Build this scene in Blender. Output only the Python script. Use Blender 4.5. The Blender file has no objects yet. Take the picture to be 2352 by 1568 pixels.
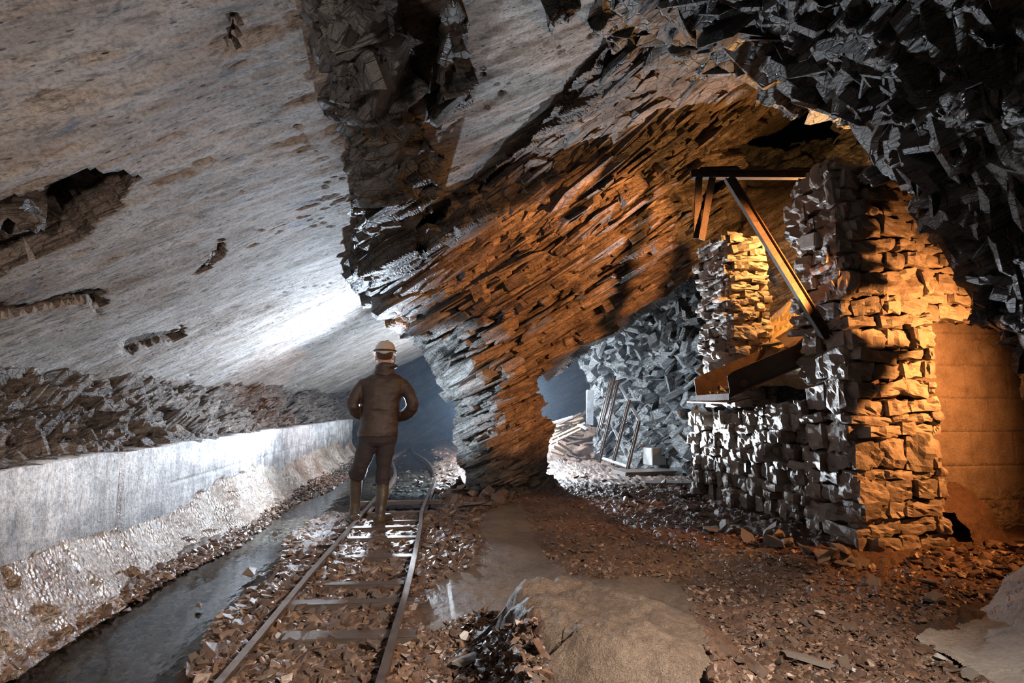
import bpy, bmesh, math, random
import numpy as np
from mathutils import Vector, Matrix

# ------------------------------------------------------------------ camera
SC = bpy.context.scene
COL = SC.collection
W, H = 2352, 1568
F = 1307.0                     # focal length in pixels (20 mm lens)
CAMZ = 1.08
PITCH = math.radians(7.02)
YAW = math.radians(-8.5)       # the track runs along +Y, the camera looks a little to its right
cam_data = bpy.data.cameras.new('camera')
cam_data.sensor_width = 36.0
cam_data.lens = F * 36.0 / W
cam_data.clip_start = 0.05
cam_data.clip_end = 200
cam = bpy.data.objects.new('camera', cam_data)
COL.objects.link(cam)
cam.location = (0, 0, CAMZ)
cam.rotation_euler = (math.pi / 2 + PITCH, 0, YAW)
SC.camera = cam
R3 = np.array(cam.rotation_euler.to_matrix())

# ------------------------------------------------------------------ world, exposure
world = bpy.data.worlds.new('world')
SC.world = world
world.use_nodes = True
world.node_tree.nodes['Background'].inputs[0].default_value = (0.55, 0.7, 1.0, 1)
world.node_tree.nodes['Background'].inputs[1].default_value = 0.004
SC.view_settings.view_transform = 'Standard'
SC.view_settings.look = 'None'
SC.view_settings.exposure = 0.12
SC.view_settings.gamma = 1.0
SC.view_settings.use_curve_mapping = False
SC.cycles.use_denoising = True
SC.cycles.max_bounces = 4
SC.cycles.use_adaptive_sampling = True
SC.cycles.adaptive_threshold = 0.035
SC.cycles.volume_bounces = 0
SC.cycles.sample_clamp_indirect = 4.0

# ------------------------------------------------------------------ the photographer's lamps
def lamp(name, loc, power, col, radius=0.06, spot=None, aim=None, blend=0.6):
    d = bpy.data.lights.new(name, 'SPOT' if spot else 'POINT')
    d.energy = power
    d.color = col
    d.shadow_soft_size = radius
    o = bpy.data.objects.new(name, d)
    COL.objects.link(o)
    o.location = loc
    if spot:
        d.spot_size = math.radians(spot)
        d.spot_blend = blend
        o.rotation_euler = (Vector(aim) - Vector(loc)).to_track_quat('-Z', 'Y').to_euler()
    return o
BLUE = (0.62, 0.80, 1.0)
COOL = (0.80, 0.90, 1.0)
AMBER = (1.0, 0.37, 0.10)
lamp('lamp_behind_person', (-0.52, 7.2, 1.15), 600, (0.71, 0.84, 1.0), 0.04, 168, (-1.52, 6.6, 1.65), 0.4)
lamp('lamp_pillar_side', (-0.50, 7.2, 1.10), 260, COOL, 0.04, 104, (0.5, 8.0, 1.55), 0.3)
lamp('lamp_behind_pillar', (0.72, 9.9, 1.20), 380, BLUE, 0.05)
lamp('lamp_right_chamber', (2.05, 12.9, 1.30), 1000, COOL, 0.04)
lamp('lamp_right_floor', (1.80, 9.3, 0.75), 220, COOL, 0.04)
lamp('lamp_rim', (2.80, 8.4, 0.35), 1500, COOL, 0.04, 60, (3.1, 3.4, 3.2), 0.4)
lamp('lamp_amber', (3.27, 3.5, 2.10), 1700, AMBER, 0.04, 58, (1.7, 6.5, 2.55), 0.4)
lamp('lamp_amber_pier', (4.55, 3.0, 1.65), 420, AMBER, 0.04, 135, (3.4, 4.5, 1.2), 1.0)
lamp('lamp_amber_hopper', (4.05, 5.2, 2.95), 200, (1.0, 0.46, 0.13), 0.05)
lamp('lamp_by_tripod', (-0.9, -0.5, 1.2), 280, (1.0, 0.80, 0.68), 0.12, 104, (-2.1, 2.6, 2.2), 0.9)
lamp('lamp_track', (-0.45, 6.55, 0.40), 110, COOL, 0.03, 70, (-0.5, 3.0, 0.0), 0.5)
lamp('lamp_foreground', (1.9, 0.2, 2.2), 900, (1.0, 0.84, 0.70), 0.08, 98, (0.25, 2.2, 0.0), 0.9)

# ------------------------------------------------------------------ pixel helpers
def rays(px, py):
    px = np.asarray(px, float); py = np.asarray(py, float)
    d = np.stack([(px - W / 2) / F, -(py - H / 2) / F, -np.ones_like(px)], -1)
    return d @ R3.T
def P(px, py, Y):
    d = rays(px, py)
    Y = np.asarray(Y, float)
    return np.array([0, 0, CAMZ]) + d * (Y / d[..., 1])[..., None]
def G(px, py, z=0.0):
    d = rays(px, py)
    return np.array([0, 0, CAMZ]) + d * ((z - CAMZ) / d[..., 2])[..., None]
def proj(p):
    q = (np.asarray(p, float) - np.array([0, 0, CAMZ])) @ R3
    w = -q[..., 2]
    w = np.where(np.abs(w) < 1e-6, 1e-6, w)
    return np.stack([W / 2 + F * q[..., 0] / w, H / 2 - F * q[..., 1] / w], -1), w
def inpoly(x, y, poly):
    x = np.asarray(x, float); y = np.asarray(y, float)
    ins = np.zeros(x.shape, bool)
    n = len(poly)
    for i in range(n):
        x0, y0 = poly[i]; x1, y1 = poly[(i + 1) % n]
        if y0 == y1: continue
        c = ((y0 > y) != (y1 > y)) & (x < (x1 - x0) * (y - y0) / (y1 - y0) + x0)
        ins ^= c
    return ins

# ------------------------------------------------------------------ noise
def hsh(i, j, k, s):
    i = i.astype(np.int64).astype(np.uint32); j = j.astype(np.int64).astype(np.uint32); k = k.astype(np.int64).astype(np.uint32)
    h = i * np.uint32(374761393) + j * np.uint32(668265263) + k * np.uint32(2147483647 - 1640531) + np.uint32((s * 974711 + 12345) & 0xffffffff)
    h = (h ^ (h >> np.uint32(13))) * np.uint32(1274126177)
    h = (h ^ (h >> np.uint32(16))) * np.uint32(2246822519)
    h ^= h >> np.uint32(13)
    return h.astype(np.float64) / 4294967296.0
def vn(p, s=0):
    f = np.floor(p); t = p - f; t = t * t * (3 - 2 * t)
    i, j, k = f[..., 0], f[..., 1], f[..., 2]
    x, y, z = t[..., 0], t[..., 1], t[..., 2]
    r = 0
    for a in (0, 1):
        for b in (0, 1):
            for c in (0, 1):
                w = (x if a else 1 - x) * (y if b else 1 - y) * (z if c else 1 - z)
                r = r + w * hsh(i + a, j + b, k + c, s)
    return r * 2 - 1
def fbm(p, o=4, s=0, g=0.5):
    r = 0; a = 1.0; n = 0
    for q in range(o):
        r = r + a * vn(p * (2.03 ** q) + q * 7.3, s + q); n += a; a *= g
    return r / n
def facet(p, s=0, tilt=0.7):
    """angular blocks: per Voronoi cell its own offset and tilt. Returns displacement, edge distance, cell random"""
    f = np.floor(p)
    b1 = np.full(p.shape[:-1], 9.0); b2 = b1.copy()
    val = np.zeros(p.shape[:-1]); rid = np.zeros(p.shape[:-1])
    for a in (-1, 0, 1):
        for b in (-1, 0, 1):
            for c in (-1, 0, 1):
                i, j, k = f[..., 0] + a, f[..., 1] + b, f[..., 2] + c
                cx = i + hsh(i, j, k, s); cy = j + hsh(i, j, k, s + 1); cz = k + hsh(i, j, k, s + 2)
                dx, dy, dz = p[..., 0] - cx, p[..., 1] - cy, p[..., 2] - cz
                d = dx * dx + dy * dy + dz * dz
                r = hsh(i, j, k, s + 3)
                v = (r - .5) + tilt * (dx * (hsh(i, j, k, s + 4) - .5) + dy * (hsh(i, j, k, s + 5) - .5) + dz * (hsh(i, j, k, s + 6) - .5)) * 2
                m = d < b1
                b2 = np.where(m, b1, np.minimum(b2, d))
                val = np.where(m, v, val); rid = np.where(m, r, rid)
                b1 = np.where(m, d, b1)
    return val, np.sqrt(b2) - np.sqrt(b1), rid
# bedding frame: strata rise to the right at about 31 degrees
NB = np.array([-0.56, 0.06, 1.0]); NB /= np.linalg.norm(NB)
AX = np.array([1.0, 0.25, 0.54]); AX -= NB * (AX @ NB); AX /= np.linalg.norm(AX)
BX = np.cross(NB, AX)
BED = np.stack([AX, BX, NB])          # rows
def bed(p): return p @ BED.T
def strata(p, amp=0.12, L=(0.55, 0.45, 0.16), s=0, fine=1.0):
    q = bed(p)
    q = q + 0.10 * np.stack([vn(p * 1.3, 91 + s), vn(p * 1.3, 92 + s), 0.4 * vn(p * 1.3, 93 + s)], -1)
    v1, e1, r1 = facet(q / np.array(L), s, 0.9)
    v2, e2, r2 = facet(q / (np.array(L) * np.array([.42, .42, .42])), s + 20, 0.9)
    v3, e3, r3 = facet(q / (np.array(L) * np.array([.17, .17, .2])), s + 40, 0.9)
    d = amp * (v1 + fine * (0.42 * v2 + 0.12 * v3))
    d -= amp * 0.25 * np.exp(-e1 * 9) + amp * 0.12 * np.exp(-e2 * 9)
    lay = vn(np.stack([q[..., 0] * .35, q[..., 1] * .35, q[..., 2] * 17], -1), s + 70)
    d += amp * 0.05 * lay
    return d
def crevices(p, th=0.15, depth=0.12, s=0, gate=0.1, wid=0.16):
    """long thin open joints that follow the bedding"""
    q = bed(p) + 0.06 * np.stack([vn(p * 1.1, 191 + s), vn(p * 1.1, 192 + s), .5 * vn(p * 1.6, 193 + s)], -1)
    t = q[..., 2] / th; k = np.floor(t); f = t - k
    pos = 0.3 + 0.4 * hsh(k, k * 0, k * 0, s)
    g = vn(np.stack([q[..., 0] * 0.9 + 13.7 * k, q[..., 1] * .9, k * 1.7], -1), s + 3)
    w = wid * (0.5 + hsh(k, k * 0 + 1, k * 0, s))
    return -depth * np.exp(-((f - pos) / w) ** 2) * sst_(gate - .1, gate + .25, g)
def sst_(a, b, x):
    t = np.clip((x - a) / (b - a), 0, 1); return t * t * (3 - 2 * t)

# ------------------------------------------------------------------ materials
def N(nt, t, **kw):
    n = nt.nodes.new(t)
    for k, v in kw.items():
        if hasattr(n, k): setattr(n, k, v)
        else: n.inputs[k].default_value = v
    return n
def ramp(nt, fac, stops):
    r = nt.nodes.new('ShaderNodeValToRGB')
    while len(r.color_ramp.elements) > 1: r.color_ramp.elements.remove(r.color_ramp.elements[-1])
    r.color_ramp.elements[0].position = stops[0][0]; r.color_ramp.elements[0].color = (*stops[0][1], 1)
    for p_, c in stops[1:]:
        e = r.color_ramp.elements.new(p_); e.color = (*c, 1)
    nt.links.new(fac, r.inputs[0])
    return r.outputs[0]
def bed_coords(nt, scale=(1, 1, 1)):
    tc = nt.nodes.new('ShaderNodeTexCoord')
    outs = []
    for ax, sc in zip(BED, scale):
        d = nt.nodes.new('ShaderNodeVectorMath'); d.operation = 'DOT_PRODUCT'
        d.inputs[1].default_value = tuple(ax * sc)
        nt.links.new(tc.outputs['Object'], d.inputs[0]); outs.append(d.outputs['Value'])
    c = nt.nodes.new('ShaderNodeCombineXYZ')
    for i in range(3): nt.links.new(outs[i], c.inputs[i])
    return c.outputs[0]
def obj_coords(nt, scale=(1, 1, 1), rot=(0, 0, 0)):
    tc = nt.nodes.new('ShaderNodeTexCoord')
    m = nt.nodes.new('ShaderNodeMapping'); m.inputs['Scale'].default_value = scale; m.inputs['Rotation'].default_value = rot
    nt.links.new(tc.outputs['Object'], m.inputs[0])
    return m.outputs[0]
def noise(nt, vec, scale, detail=6, rough=0.6, dist=0.0):
    n = nt.nodes.new('ShaderNodeTexNoise')
    n.inputs['Scale'].default_value = scale; n.inputs['Detail'].default_value = detail
    n.inputs['Roughness'].default_value = rough; n.inputs['Distortion'].default_value = dist
    nt.links.new(vec, n.inputs['Vector'])
    return n.outputs[0]
def voron(nt, vec, scale, feat='F1', out='Distance'):
    n = nt.nodes.new('ShaderNodeTexVoronoi'); n.feature = feat
    n.inputs['Scale'].default_value = scale
    nt.links.new(vec, n.inputs['Vector'])
    return n.outputs[out]
def bumpn(nt, h, dist, strength=1.0, prev=None):
    b = nt.nodes.new('ShaderNodeBump'); b.inputs['Strength'].default_value = strength; b.inputs['Distance'].default_value = dist
    nt.links.new(h, b.inputs['Height'])
    if prev is not None: nt.links.new(prev, b.inputs['Normal'])
    return b.outputs[0]
def mixc(nt, fac, a, b, mode='MIX'):
    m = nt.nodes.new('ShaderNodeMix'); m.data_type = 'RGBA'; m.blend_type = mode
    for sock, v in ((m.inputs[0], fac), (m.inputs[6], a), (m.inputs[7], b)):
        if isinstance(v, (int, float)): sock.default_value = v
        elif isinstance(v, tuple): sock.default_value = (*v, 1)
        else: nt.links.new(v, sock)
    return m.outputs[2]
def math_(nt, op, a, b=None, clamp=False):
    m = nt.nodes.new('ShaderNodeMath'); m.operation = op; m.use_clamp = clamp
    for i, v in enumerate((a, b)):
        if v is None: continue
        if isinstance(v, (int, float)): m.inputs[i].default_value = v
        else: nt.links.new(v, m.inputs[i])
    return m.outputs[0]
def new_mat(name):
    m = bpy.data.materials.new(name); m.use_nodes = True
    nt = m.node_tree; b = nt.nodes['Principled BSDF']
    return m, nt, b
def rock_mat(name, c0, c1, c2, rough=0.5, bump=0.02, stretch=7.0, spec=0.5, speck=None, scale=1.0):
    m, nt, b = new_mat(name)
    v = bed_coords(nt, (1, 1, stretch)); v1 = bed_coords(nt)
    n1 = noise(nt, v, 1.6 * scale, 8, 0.62); n2 = noise(nt, v1, 3.0 * scale, 8, 0.65); n3 = noise(nt, v1, 34 * scale, 4, 0.7)
    f = math_(nt, 'ADD', math_(nt, 'MULTIPLY', n1, 0.55), math_(nt, 'MULTIPLY', n2, 0.45))
    col = ramp(nt, f, [(0.30, c0), (0.5, c1), (0.70, c2)])
    col = mixc(nt, 0.55, col, ramp(nt, n3, [(0.3, (0.25,) * 3), (0.7, (1.0,) * 3)]), 'MULTIPLY')
    cellc = nt.nodes.new('ShaderNodeSeparateXYZ'); nt.links.new(voron(nt, bed_coords(nt, (1, 1, 4.0)), 5 * scale, 'F1', 'Color'), cellc.inputs[0])
    col = mixc(nt, 0.8, col, ramp(nt, cellc.outputs[0], [(0.0, (0.45,) * 3), (1.0, (1.15,) * 3)]), 'MULTIPLY')
    ln = noise(nt, bed_coords(nt, (1, 1, 26.0)), 1.8 * scale, 5, 0.65)
    col = mixc(nt, 0.85, col, ramp(nt, ln, [(0.40, (0.22,) * 3), (0.47, (1.0,) * 3)]), 'MULTIPLY')
    if speck:
        vs = voron(nt, v1, 60 * scale)
        col = mixc(nt, ramp(nt, vs, [(0.12, (1,) * 3), (0.2, (0,) * 3)]), col, speck)
    nt.links.new(col, b.inputs['Base Color'])
    rr = ramp(nt, n2, [(0.35, (max(rough - .2, .12),) * 3), (0.65, (min(rough + .2, 1),) * 3)])
    nt.links.new(rr, b.inputs['Roughness'])
    b.inputs['Specular IOR Level'].default_value = spec
    vv = bed_coords(nt, (1, 1, stretch * 1.6))
    h1 = noise(nt, vv, 4.5 * scale, 9, 0.68)
    vo = voron(nt, bed_coords(nt, (1, 1, 3.0)), 9 * scale, 'DISTANCE_TO_EDGE')
    vh = voron(nt, bed_coords(nt, (1, 1, 4.0)), 11 * scale, 'F1', 'Color')
    bn = bumpn(nt, h1, bump)
    bn = bumpn(nt, ln, bump * .6, 1.0, bn)
    bn = bumpn(nt, vh, bump * 0.4, 1.0, bn)
    bn = bumpn(nt, ramp(nt, vo, [(0.0, (0,) * 3), (0.06, (1,) * 3)]), bump * 0.35, 1.0, bn)
    bn = bumpn(nt, n3, bump * 0.3, 1.0, bn)
    nt.links.new(bn, b.inputs['Normal'])
    return m
def simple_mat(name, c, rough=0.6, metal=0.0, bump=0.0, bs=30, var=0.35, spec=0.5, c2=None, stretch=(1, 1, 1)):
    m, nt, b = new_mat(name)
    v = obj_coords(nt, stretch)
    n = noise(nt, v, bs, 6, 0.7); n2 = noise(nt, v, bs * 0.12, 5, 0.6)
    c2 = c2 or tuple(x * (1 - var) for x in c)
    col = mixc(nt, ramp(nt, n2, [(0.35, (0,) * 3), (0.65, (1,) * 3)]), c2, c)
    col = mixc(nt, var, col, ramp(nt, n, [(0.3, (0.3,) * 3), (0.7, (1.1,) * 3)]), 'MULTIPLY')
    nt.links.new(col, b.inputs['Base Color'])
    b.inputs['Roughness'].default_value = rough; b.inputs['Metallic'].default_value = metal
    b.inputs['Specular IOR Level'].default_value = spec
    if bump: nt.links.new(bumpn(nt, n, bump), b.inputs['Normal'])
    return m

# ------------------------------------------------------------------ object helpers
def tag(o, label=None, cat=None, group=None, kind=None):
    if label: o['label'] = label
    if cat: o['category'] = cat
    if group: o['group'] = group
    if kind: o['kind'] = kind
    return o
def empty(name, loc, rz=0.0):
    o = bpy.data.objects.new(name, None); COL.objects.link(o)
    o.location = loc; o.rotation_euler = (0, 0, rz); o.empty_display_size = 0.1
    return o
def mesh_np(name, verts, faces, mats, parent=None, smooth=False, matidx=None, origin=None):
    """verts: (n,3) in world space; faces: (m,3|4) int array. origin: world point that becomes the object's origin"""
    verts = np.asarray(verts, float)
    off = np.zeros(3)
    if parent is not None:
        off = np.array(parent_world(parent))
    elif origin is not None:
        off = np.array(origin, float)
    me = bpy.data.meshes.new(name)
    faces = np.asarray(faces)
    nf, k = faces.shape
    me.vertices.add(len(verts)); me.vertices.foreach_set('co', (verts - off).ravel())
    me.loops.add(nf * k); me.loops.foreach_set('vertex_index', faces.ravel().astype(np.int32))
    me.polygons.add(nf)
    me.polygons.foreach_set('loop_start', np.arange(0, nf * k, k, dtype=np.int32))
    me.polygons.foreach_set('loop_total', np.full(nf, k, np.int32))
    if not isinstance(mats, (list, tuple)): mats = [mats]
    for m in mats: me.materials.append(m)
    if matidx is not None: me.polygons.foreach_set('material_index', np.asarray(matidx, np.int32))
    me.polygons.foreach_set('use_smooth', np.full(nf, bool(smooth)))
    me.update(calc_edges=True); me.validate()
    o = bpy.data.objects.new(name, me); COL.objects.link(o)
    if parent is not None: o.parent = parent
    else: o.location = off
    return o
def parent_world(p):
    v = Vector((0, 0, 0))
    while p is not None:
        v = v + p.location; p = p.parent
    return v
def bm_obj(name, bm, mat, parent=None, smooth=False, origin=None, matrix=None):
    """bm in world space"""
    off = parent_world(parent) if parent is not None else Vector(origin if origin is not None else (0, 0, 0))
    bmesh.ops.translate(bm, verts=bm.verts, vec=-off)
    bmesh.ops.recalc_face_normals(bm, faces=bm.faces)
    me = bpy.data.meshes.new(name); bm.to_mesh(me); bm.free()
    for m in (mat if isinstance(mat, (list, tuple)) else [mat]): me.materials.append(m)
    if smooth: me.polygons.foreach_set('use_smooth', [True] * len(me.polygons))
    o = bpy.data.objects.new(name, me); COL.objects.link(o)
    if parent is not None: o.parent = parent
    else: o.location = off
    return o
def grid_faces(nu, nv, keep=None):
    idx = np.arange(nu * nv).reshape(nu, nv)
    f = np.stack([idx[:-1, :-1], idx[1:, :-1], idx[1:, 1:], idx[:-1, 1:]], -1)
    if keep is not None: f = f[keep]
    return f.reshape(-1, 4)
def compact(verts, faces, *attrs):
    u, inv = np.unique(faces.ravel(), return_inverse=True)
    return (verts[u], inv.reshape(faces.shape), *[a[u] for a in attrs])
def gnormals(Pg):
    du = np.gradient(Pg, axis=0); dv = np.gradient(Pg, axis=1)
    n = np.cross(du, dv); n /= np.linalg.norm(n, axis=-1, keepdims=True) + 1e-9
    return n
def rbf(ctrl, px, py):
    c = np.array(ctrl, float)
    X = c[:, :2] / 1000.0; y = np.log(c[:, 2])
    def K(A, B):
        r = np.sqrt(((A[:, None, :] - B[None]) ** 2).sum(-1))
        return r                                   # biharmonic: stays close to linear between controls
    n = len(X)
    M = np.zeros((n + 3, n + 3)); M[:n, :n] = K(X, X); M[:n, n] = 1; M[:n, n + 1:] = X; M[n, :n] = 1; M[n + 1:, :n] = X.T
    w = np.linalg.solve(M, np.concatenate([y, np.zeros(3)]))
    q = np.stack([px.ravel(), py.ravel()], -1) / 1000.0
    out = np.empty(len(q))
    for a in range(0, len(q), 20000):
        b = q[a:a + 20000]
        out[a:a + 20000] = K(b, X) @ w[:n] + w[n] + b @ w[n + 1:]
    return np.exp(out).reshape(px.shape)
def relief(name, polys, ctrl, step, disp, mats, skirt=1.0, jag=7.0, kind='structure', holes=(), seed=0, maxY=None, sag=0.0, matfn=None):
    allp = np.array([q for pl in polys for q in pl], float)
    x0, y0 = allp.min(0) - 12; x1, y1 = allp.max(0) + 12
    xs = np.arange(x0, x1, step); ys = np.arange(y0, y1, step)
    PX, PY = np.meshgrid(xs, ys, indexing='ij')
    pn = np.stack([PX, PY, np.zeros_like(PX)], -1)
    jx = jag * (fbm(pn / 45.0, 4, seed + 300, 0.6)) * 1.6; jy = jag * (fbm(pn / 45.0, 4, seed + 310, 0.6)) * 1.6
    cx = (PX + jx)[:-1, :-1] + step / 2; cy = (PY + jy)[:-1, :-1] + step / 2
    keep = np.zeros(cx.shape, bool)
    for pl in polys: keep |= inpoly(cx, cy, pl)
    for pl in holes: keep &= ~inpoly(cx, cy, pl)
    D = rbf(ctrl, PX, PY)
    if maxY is not None: D = np.minimum(D, maxY(PX, PY))
    V = P(PX, PY, D)
    nrm = gnormals(V)
    tocam = np.array([0, 0, CAMZ]) - V; tocam /= np.linalg.norm(tocam, axis=-1, keepdims=True)
    nrm = np.where((nrm * tocam).sum(-1, keepdims=True) < 0, -nrm, nrm)
    nrm = nrm * 0.6 + tocam * 0.4
    use = np.zeros(PX.shape, bool)
    use[:-1, :-1] |= keep; use[1:, :-1] |= keep; use[1:, 1:] |= keep; use[:-1, 1:] |= keep
    dd = np.zeros(PX.shape); dd[use] = disp(V[use], PX[use], PY[use])
    k3 = np.array([.25, .5, .25])
    for ax in (0, 1, 0, 1, 0, 1, 0, 1):                   # soften only the single-cell jumps
        ds = (np.roll(dd, 1, ax) + np.roll(dd, -1, ax)) * .25 + dd * .5
        ok = np.roll(use, 1, ax) & np.roll(use, -1, ax) & use
        w_ = np.clip((np.abs(dd - ds) - .005) / 0.012, 0, 1)
        dd = np.where(ok, dd * (1 - w_) + ds * w_, dd)
    V = V + nrm * dd[..., None]
    fc = grid_faces(len(xs), len(ys), keep)
    flat = V.reshape(-1, 3)
    flat, fc = compact(flat, fc)
    # boundary edges -> skirt running back from the edge, so that the rock has thickness
    E = np.concatenate([fc[:, [0, 1]], fc[:, [1, 2]], fc[:, [2, 3]], fc[:, [3, 0]]])
    S = np.sort(E, 1); key = S[:, 0].astype(np.int64) * (len(flat) + 1) + S[:, 1]
    u, first, cnt = np.unique(key, return_index=True, return_counts=True)
    be = E[first[cnt == 1]]
    if skirt > 0 and len(be):
        bv, inv = np.unique(be.ravel(), return_inverse=True); inv = inv.reshape(be.shape)
        base = flat[bv]; dr = base - np.array([0, 0, CAMZ]); dr /= np.linalg.norm(dr, axis=1, keepdims=True)
        prev = bv; vs = [flat]; fs = [fc]; cntv = len(flat)
        for k in range(1, 5):
            t = skirt * (k / 4) ** 1.3
            nz = fbm(base * 2.0 + k * 3.1, 3, seed + 50 + k)[:, None] * 0.06 * k
            nv = base + dr * (t + 0.1 * t * nz) + np.array([0, 0, -sag]) * t
            vs.append(nv); cur = np.arange(cntv, cntv + len(bv)); cntv += len(bv)
            a, b = inv[:, 0], inv[:, 1]
            fs.append(np.stack([prev[b], prev[a], cur[a], cur[b]], -1)); prev = cur
        flat = np.concatenate(vs); fc = np.concatenate(fs)
    mi = None
    if matfn is not None:
        cen = flat[fc].mean(1); pp, _ = proj(cen); mi = matfn(cen, pp[:, 0], pp[:, 1])
    o = mesh_np(name, flat, fc, mats, matidx=mi)
    tag(o, kind=kind)
    return o

# ------------------------------------------------------------------ rock materials
M_slate = rock_mat('slate', (0.035, 0.036, 0.038), (0.10, 0.10, 0.10), (0.20, 0.19, 0.18), 0.42, 0.03, 9.0, 0.6)
M_slate_brown = rock_mat('slate_brown', (0.06, 0.05, 0.045), (0.24, 0.19, 0.16), (0.44, 0.38, 0.33), 0.5, 0.045, 11.0, 0.5)
M_slate_grey = rock_mat('slate_grey', (0.045, 0.05, 0.052), (0.16, 0.165, 0.165), (0.34, 0.35, 0.35), 0.36, 0.03, 8.0, 0.7)
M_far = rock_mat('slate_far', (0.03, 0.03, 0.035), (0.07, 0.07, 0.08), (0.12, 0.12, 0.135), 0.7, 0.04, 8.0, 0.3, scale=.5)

def slab_mat():
    m, nt, b = new_mat('smooth_bedding_plane')
    L = math.radians(3)                           # streaks run obliquely over the bedding plane
    tc = nt.nodes.new('ShaderNodeTexCoord')
    mp = nt.nodes.new('ShaderNodeMapping'); mp.vector_type = 'POINT'
    mp.inputs['Rotation'].default_value = (0, 0, -L)
    nt.links.new(tc.outputs['Object'], mp.inputs[0])
    mp2 = nt.nodes.new('ShaderNodeMapping'); mp2.inputs['Scale'].default_value = (1.0, 4.5, 3.0)
    nt.links.new(mp.outputs[0], mp2.inputs[0]); v = mp2.outputs[0]
    n1 = noise(nt, v, 1.1, 9, 0.62, 0.4); n2 = noise(nt, mp.outputs[0], 1.0, 7, 0.6); n3 = noise(nt, v, 9, 6, 0.7); n4 = noise(nt, mp.outputs[0], 55, 4, 0.7)
    f = math_(nt, 'ADD', math_(nt, 'MULTIPLY', n1, 0.65), math_(nt, 'MULTIPLY', n2, 0.35))
    col = ramp(nt, f, [(0.26, (0.16, 0.12, 0.10)), (0.42, (0.36, 0.31, 0.27)), (0.54, (0.50, 0.455, 0.42)), (0.74, (0.68, 0.65, 0.62))])
    mp3 = nt.nodes.new('ShaderNodeMapping'); mp3.inputs['Scale'].default_value = (1.0, 11.0, 7.0); nt.links.new(mp.outputs[0], mp3.inputs[0])
    fl = noise(nt, mp3.outputs[0], 2.6, 8, 0.7, 0.5)
    col = mixc(nt, 0.8, col, ramp(nt, fl, [(0.36, (0.25,) * 3), (0.50, (1.0,) * 3)]), 'MULTIPLY')
    st = noise(nt, v, 2.1, 3, 0.5, 0.8)
    col = mixc(nt, ramp(nt, st, [(0.64, (0,) * 3), (0.72, (0.7,) * 3)]), col, (0.16, 0.19, 0.27))
    col = mixc(nt, 0.75, col, ramp(nt, n4, [(0.32, (0.35,) * 3), (0.55, (1.0,) * 3)]), 'MULTIPLY')
    pit = voron(nt, v, 7.5)
    pm = ramp(nt, pit, [(0.13, (0.10,) * 3), (0.2, (1.0,) * 3)])
    pm2 = mixc(nt, ramp(nt, noise(nt, mp.outputs[0], 4, 3), [(0.5, (1,) * 3), (0.56, (0,) * 3)]), (1.0, 1.0, 1.0), pm)
    col = mixc(nt, 0.9, col, pm2, 'MULTIPLY')
    nt.links.new(col, b.inputs['Base Color'])
    b.inputs['Roughness'].default_value = 0.62; b.inputs['Specular IOR Level'].default_value = 0.3
    bn = bumpn(nt, n1, 0.05); bn = bumpn(nt, fl, 0.03, 1, bn); bn = bumpn(nt, n3, 0.02, 1, bn); bn = bumpn(nt, n4, 0.004, 1, bn); bn = bumpn(nt, pm2, 0.006, 1, bn)
    nt.links.new(bn, b.inputs['Normal'])
    return m
M_slab = slab_mat()

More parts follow.
